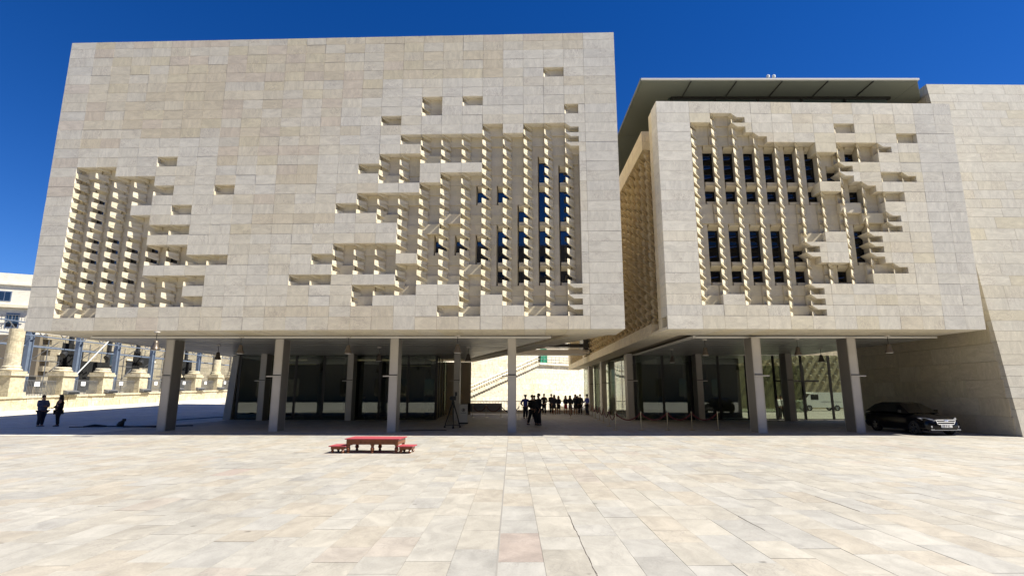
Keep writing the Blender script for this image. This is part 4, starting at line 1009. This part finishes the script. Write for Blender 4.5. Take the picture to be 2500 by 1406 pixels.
for sx in (-1, 1):
    m = MB(); m.prism([(sx * .79, 1.75, 1.02), (sx * .80, 3.9, 1.02), (sx * .63, 3.55, 1.36), (sx * .61, 2.25, 1.40)], [(sx * .81, 1.75, 1.02), (sx * .82, 3.9, 1.02), (sx * .65, 3.55, 1.36), (sx * .63, 2.25, 1.40)]); m.build("side_window", 'carglass', car)
    m = MB(); m.prism([(sx * .86, 1.55, 1.0), (sx * 1.0, 1.58, 1.0), (sx * 1.0, 1.58, 1.13), (sx * .88, 1.55, 1.13)], [(sx * .86, 1.72, 1.0), (sx * .98, 1.7, 1.0), (sx * .98, 1.7, 1.12), (sx * .88, 1.72, 1.12)]); m.build("wing_mirror", 'carpaint', car)
    m = MB(); m.prism([(sx * .50, .10, .62), (sx * .80, .34, .67), (sx * .84, .62, .78), (sx * .72, .34, .80), (sx * .50, .14, .72)], [(sx * .50, .04, .62), (sx * .80, .28, .67), (sx * .86, .58, .79), (sx * .72, .26, .81), (sx * .50, .06, .73)]); m.build("headlight", 'lamp', car)
    m = MB(); m.lathe((sx * .62, .09, .36), [(.05, 0), (.05, .09)], 8); m.build("fog_light", 'lamp', car)
    wheel(car, sx * .80, .85); wheel(car, sx * .80, 3.5)
gr = MB(); gr.box(-.42, .42, .0, .05, .52, .70); gr.build("grille", 'black', car)
for z in (.71, .62, .52):
    m = MB(); m.box(-.44 if z > .53 else -.36, .44 if z > .53 else .36, -.025, .02, z - .018, z + .018); m.build("grille_bar", 'chrome', car)
for sx in (-1, 1):
    m = MB(); m.prism([(sx * .44, -.02, .69), (sx * .47, -.02, .69), (sx * .39, -.02, .52), (sx * .36, -.02, .52)], [(sx * .44, .03, .69), (sx * .47, .03, .69), (sx * .39, .03, .52), (sx * .36, .03, .52)]); m.build("grille_surround", 'chrome', car)
m = MB(); m.lathe((0, -.03, .67), [(.075, -.035), (.085, 0), (.075, .035)], 12); m.build("badge", 'chrome', car)
m = MB(); m.box(-.26, .26, -.045, -.03, .37, .49); pl = m.build("number_plate", 'plate', car)
cu = bpy.data.curves.new("plate_lettering", 'FONT'); cu.body = "SPK"; cu.size = .14; cu.align_x = 'CENTER'; cu.extrude = .001; cu.space_character = 1.5
to = bpy.data.objects.new("plate_lettering", cu); sc.collection.objects.link(to); cu.materials.append(M['boardink'])
tm = bpy.data.meshes.new_from_object(to.evaluated_get(bpy.context.evaluated_depsgraph_get())); bpy.data.objects.remove(to)
to = bpy.data.objects.new("plate_lettering", tm); sc.collection.objects.link(to); to.parent = pl; to.location = (0, -.0475, .385); to.rotation_euler = (math.pi / 2, 0, 0)
m = MB(); m.box(-.7, .7, .03, .12, .24, .30); m.build("bumper_lip", 'rim', car)

def van(loc, rz_, lab):
    t = thing("parked_van", lab, "van", "white vans seen through the lobby glass", loc, rz_)
    prof = [(0, .35), (.0, .95), (.55, 1.15), (1.25, 1.85), (1.6, 1.98), (4.75, 1.98), (4.85, 1.8), (4.85, .35)]
    m = MB(); m.prism([(-.85, y, z) for y, z in prof], [(.85, y, z) for y, z in prof]); m.build("body", 'white', t)
    m = MB(); m.add([(-.75, .58, 1.22), (.75, .58, 1.22), (.7, 1.2, 1.83), (-.7, 1.2, 1.83)], [[0, 1, 2, 3]]); m.build("windscreen", 'carglass', t)
    for sx in (-1, 1):
        m = MB(); m.box(sx * .855 - .008, sx * .855 + .008, 1.2, 2.0, 1.2, 1.75); m.build("side_window", 'carglass', t)
        m = MB(); m.box(sx * .856 - .008, sx * .856 + .008, 2.3, 4.4, .98, 1.0); m.build("side_rail", 'dark', t)
        wheel(t, sx * .80, .95, .31); wheel(t, sx * .80, 3.9, .31)
        m = MB(); m.box(sx * .62 - .14, sx * .62 + .14, -.03, .02, .78, .98); m.build("headlight", 'lamp', t)
    return t
pv = at(1960, 1005, 61.5); van((pv.x - .6, 61.5, 0), R(-92), "white van seen through the lobby glass right of the entrance doors")
pv = at(2045, 1005, 63); van((pv.x + .8, 62.5, 0), R(-90), "second white van seen through glass, mostly behind the dark column")
bk = thing("rusticated_wall", "yellow stone wall with projecting studs, seen through the right lobby glass", "wall")
m = MB(); m.box(18, 60, 68, 70, 0, 14, (.42, .36, .23, .3)); m.build("wall", 'old', bk)
for r_ in range(5):
    for k in range(12):
        x = 29 + k * 1.0 + (r_ % 2) * .5; z = 2.9 + r_ * .75
        m = MB(); m.prism([(x, 67.95, z), (x + .3, 67.95, z), (x + .3, 67.95, z + .5), (x, 67.95, z + .5)], [(x + .1, 67.7, z + .1), (x + .25, 67.7, z + .1), (x + .25, 67.7, z + .35), (x + .1, 67.7, z + .35)], (.46, .40, .28, random.random())); m.build("stud", 'old', bk)

# ------------------------------------------------------------------ people
def skinned(name, joints, edges, mat, parent, root=0, sub=2):
    me = bpy.data.meshes.new(name); me.from_pydata([j[0] for j in joints], edges, []); me.materials.append(M[mat])
    o = bpy.data.objects.new(name, me); sc.collection.objects.link(o)
    if parent: o.parent = parent
    md = o.modifiers.new("skin", 'SKIN'); md.use_smooth_shade = True; md.branch_smoothing = .4
    sk = me.skin_vertices[0].data
    for i, j in enumerate(joints):
        r = j[1]; bk_ = 1.12 if name == 'body' else 1.3; sk[i].radius = (r[0] * bk_, r[1] * bk_) if isinstance(r, tuple) else (r * bk_, r * bk_); sk[i].use_root = (i == root)
    sb = o.modifiers.new("subsurf", 'SUBSURF'); sb.levels = sub; sb.render_levels = sub
    return o
def person(loc, rz_, lab, pose='stand', top='suit', bottom='suit', hair='short', h=1.76, female=False, cap=False, skirt=None, fat=1.0, group=None):
    k = h / 1.76
    t = thing("person", lab, "person", group, loc, rz_)
    hipx, sh = (.095, .155) if female else (.095, .185)
    foot = {'apart': (-.30, .26), 'walk': (-.12, .12)}.get(pose, (-.105, .105))
    fy = {'walk': (-.28, .26)}.get(pose, (0, .03))
    # arms: elbow, wrist, hand per side
    arms = {'stand': [((-.235, .02, 1.13), (-.235, -.06, .88), (-.235, -.10, .79)), ((.235, .02, 1.13), (.235, -.06, .88), (.235, -.10, .79))],
            'crossed': [((-.26, -.05, 1.15), (-.02, -.22, 1.16), (.08, -.22, 1.18)), ((.26, -.05, 1.15), (.02, -.26, 1.12), (-.08, -.26, 1.14))],
            'hips': [((-.37, .06, 1.13), (-.2, -.04, .98), (-.15, -.06, .95)), ((.37, .06, 1.13), (.2, -.04, .98), (.15, -.06, .95))],
            'clasp': [((-.23, -.02, 1.12), (-.07, -.2, .98), (-.01, -.22, .96)), ((.23, -.02, 1.12), (.07, -.21, .99), (.02, -.23, .97))],
            'reach': [((-.27, -.08, 1.16), (-.3, -.3, 1.04), (-.31, -.4, 1.03)), ((.28, .05, 1.14), (.2, -.08, 1.0), (.15, -.12, .97))],
            'apart': [((-.26, .0, 1.13), (-.14, -.16, .97), (-.08, -.2, .95)), ((.235, .02, 1.13), (.24, -.06, .88), (.24, -.10, .79))],
            'walk': [((-.23, .08, 1.13), (-.24, -.02, .9), (-.24, -.06, .82)), ((.23, -.04, 1.13), (.24, -.16, .92), (.24, -.21, .84))]}[pose]
    J = []; Ed = []
    def V(p, r): J.append(((p[0] * k, p[1] * k, p[2] * k), (r[0] * k, r[1] * k) if isinstance(r, tuple) else r * k)); return len(J) - 1
    def C(a, p, r): i = V(p, r); Ed.append((a, i)); return i
    f = fat
    pel = V((0, 0, .95), (.125 * f, .10 * f)); sp_ = C(pel, (0, .0, 1.12), (.125 * f, .10 * f)); ch = C(sp_, (0, .01, 1.32), (.145 * f, .105 * f)); nb = C(ch, (0, .02, 1.46), (.07, .065)); nk = C(nb, (0, .012, 1.53), .05)
    hd = C(nk, (0, -.005, 1.60), (.068, .078)); ht = C(hd, (0, 0, 1.68), (.074, .09)); C(ht, (0, .01, 1.735), (.055, .065)); C(hd, (0, -.10, 1.625), .014)
    C(ht, (-.085, .01, 1.65), .014); C(ht, (.085, .01, 1.65), .014)
    for s_, (el, wr, hn) in zip((-1, 1), arms):
        a = C(nb, (s_ * sh, .015, 1.42), .058 * f); b = C(a, el, .044 * f); c_ = C(b, wr, .028); d_ = C(c_, hn, (.032, .02))
        dv = (Vector(hn) - Vector(wr)).normalized(); sd = Vector((dv.y, -dv.x, .3)).normalized() if abs(dv.z) < .8 else Vector((0, 1, 0))
        for q, ln in zip((-1.5, -.5, .5, 1.5), (.06, .075, .07, .055)):
            pnt = Vector(hn) + sd * q * .017 + dv * .03; e_ = C(d_, tuple(pnt), .0085); C(e_, tuple(pnt + dv * ln + Vector((0, -.012, 0))), .0075)
        C(d_, tuple(Vector(hn) - dv * .01 + sd * .05), .009)
    for i, s_ in enumerate((-1, 1)):
        hp = C(pel, (s_ * hipx, 0, .88), .088 * f); fx = foot[i] if s_ * foot[i] > 0 else foot[i]
        kn = C(hp, ((s_ * hipx + fx) / 2, fy[i] * .5 - .02, .49), .058); an = C(kn, (fx, fy[i] + .02, .09), .04); C(an, (fx * 1.05, fy[i] - .1, .045), (.038, .035))
    skinned("body", J, Ed, 'skin', t)
    # top
    J = []; Ed = []
    b0 = V((0, 0, .84 if not female else .86), (.145 * f, .118 * f)); b1 = C(b0, (0, 0, 1.1), (.14 * f, .118 * f)); b2 = C(b1, (0, .01, 1.32), (.162 * f, .122 * f)); b3 = C(b2, (0, .018, 1.45), (.085, .075))
    for s_, (el, wr, hn) in zip((-1, 1), arms):
        a = C(b3, (s_ * sh, .015, 1.425), .07 * f); b = C(a, el, .055 * f); C(b, tuple(Vector(wr) * .93 + Vector(el) * .07), .042)
    skinned({'suit': 'suit_jacket', 'navy': 'jacket'}.get(top, 'shirt'), J, Ed, top, t)
    # bottom
    J = []; Ed = []
    if skirt:
        b0 = V((0, 0, 1.0), (.125, .105)); b1 = C(b0, (0, 0, .86), (.15, .125)); b2 = C(b1, (0, 0, .62), (.15, .12)); C(b2, (0, 0, .50), (.14, .11)); skinned("skirt", J, Ed, skirt, t)
    else:
        b0 = V((0, 0, .97), (.135 * f, .11 * f))
        for i, s_ in enumerate((-1, 1)):
            fx = foot[i]; hp = C(b0, (s_ * hipx, 0, .86), .102 * f); kn = C(hp, ((s_ * hipx + fx) / 2, fy[i] * .5 - .02, .49), .076); C(kn, (fx, fy[i] + .02, .08), .062)
        skinned("trousers", J, Ed, bottom, t)
    for i in range(2):
        m = MB(); x, y = foot[i] * 1.02 * k, (fy[i]) * k; m.prism([(x - .045, y + .09, 0), (x + .045, y + .09, 0), (x + .04, y + .08, .09), (x - .04, y + .08, .09)], [(x - .04, y - .2, 0), (x + .04, y - .2, 0), (x + .035, y - .19, .045), (x - .035, y - .19, .045)]); m.build("shoe", 'shoe', t)
    m = MB(); n = 12
    zc = 1.685 * k
    pr = [(.02, .115), (.06, .098), (.088, .06), (.098, .02), (.096, -.02), (.085, -.06)] if hair == 'short' else [(.02, .12), (.07, .1), (.1, .06), (.115, 0), (.12, -.08), (.125, -.16), (.13, -.25), (.10, -.33)]
    vs = []
    for r_, z in pr:
        for q in range(n):
            an = 2 * math.pi * q / n; fr_ = math.sin(an); yy = r_ * 1.12 * fr_ + .02
            if z < .03 and fr_ < -.3: yy = max(yy, -.045)
            vs.append((r_ * math.cos(an) * k, yy * k, zc + z * k))
    m.add(vs, [[i * n + q, i * n + (q + 1) % n, (i + 1) * n + (q + 1) % n, (i + 1) * n + q] for i in range(len(pr) - 1) for q in range(n)] + [list(range(n))])
    m.build("hair", 'hair', t, True)
    if cap:
        m = MB(); m.lathe((0, .0, 1.72 * k), [(.1, 0), (.1, .045), (.145, .07), (.14, .085), (.05, .1)], 14); m.prism([(-.07, -.09, 1.72 * k), (.07, -.09, 1.72 * k), (.05, -.17, 1.70 * k), (-.05, -.17, 1.70 * k)], [(-.07, -.09, 1.73 * k), (.07, -.09, 1.73 * k), (.05, -.17, 1.71 * k), (-.05, -.17, 1.71 * k)]); m.build("cap", 'navy', t)
    return t
G1 = "people waiting in the gap"
p = gnd(97, 1041); person((p.x, p.y, 0), R(72), "stout person in grey-blue shirt with folded arms, left of the standing pair", 'crossed', 'greyshirt', 'navy', fat=1.42, h=1.78)
p = gnd(138, 1040.5); person((p.x, p.y, 0), R(-55), "person all in black with one hand held out, right of the standing pair", 'reach', 'suit', 'suit', 'long', fat=1.36, h=1.8)
p = gnd(1283, 1021); person((p.x, p.y, 0), R(5), "guard in blue shirt, black tie and peaked cap, hands on hips", 'hips', 'blueshirt', 'navy', cap=True, h=1.74, group=G1)
p = gnd(1300, 1036); person((p.x, p.y, 0), R(25), "man in black suit standing with legs apart, nearer the guard", 'apart', 'suit', 'suit', h=1.78, group=G1)
p = gnd(1305, 1021.5); person((p.x, p.y, 0), R(0), "suited man half hidden between the two nearest suited men", 'stand', 'suit', 'suit', h=1.72, group=G1)
p = gnd(1315, 1037.5); person((p.x, p.y, 0), R(-62), "tall man in black suit seen in profile, nearest in the gap", 'stand', 'suit', 'suit', h=1.87, group=G1)
p = gnd(1328.5, 1010.5); person((p.x, p.y, 0), R(-20), "man in dark suit with one arm out, right of the tall man", 'reach', 'suit', 'suit', h=1.82, group=G1)
far = [(1346.5, 1009.5, "man in dark suit and pale shirt beside a long-haired woman", 'clasp', False, None, 'short', 1.8), (1353.5, 1010.5, "long-haired woman in dark dress close to the suited man", 'stand', True, 'navy', 'long', 1.72), (1364, 1010, "short woman in black with joined hands, standing alone", 'clasp', True, 'suit', 'long', 1.62),
       (1381.5, 1010, "woman in black jacket and red skirt", 'clasp', True, 'redskirt', 'long', 1.64), (1392.5, 1010.5, "woman in black jacket and skirt, right of the red skirt", 'clasp', True, 'navy', 'long', 1.66), (1405.5, 1011, "tall long-haired woman in black, left of the pair by the glass", 'stand', True, 'suit', 'long', 1.76), (1411, 1010, "woman in black suit with skirt, between the tall woman and the dark column", 'clasp', True, 'suit', 'long', 1.62), (1417, 1011, "person in black at the dark lobby column", 'stand', False, None, 'short', 1.78)]
for u, v, lab, ps_, fem, skt, hr, hh in far:
    p = gnd(u, v); person((p.x, p.y, 0), R(random.uniform(-25, 25)), lab, ps_, 'suit' if not fem else 'navy', 'suit', hr, hh, fem, False, skt, group=G1)
p = gnd(1434, 1012); person((p.x, p.y, 0), R(-70), "guard in blue shirt and cap standing at the lobby's glass flank", 'reach', 'blueshirt', 'navy', cap=True, h=1.76, group=G1)
for u, dx, Y, lab, tp, ps_, rz_ in ((1900, 0, 42.6, "white-shirted person inside the right lobby, left of two by the doors", 'whiteshirt', 'stand', 20), (1909, 0, 42.9, "white-shirted person inside the right lobby, right of two by the doors", 'whiteshirt', 'stand', -30), (888, 0, 43.4, "dark-suited person walking inside the left lobby", 'suit', 'walk', 80), (1497, 0, 56.0, "person in dark coat seen through the right block's flank glass", 'suit', 'stand', 0)):
    p = at(u, 1000, Y); person((p.x, Y, 0), R(rz_), lab, ps_, tp, 'suit', h=1.74)
print("objects", len(bpy.data.objects))
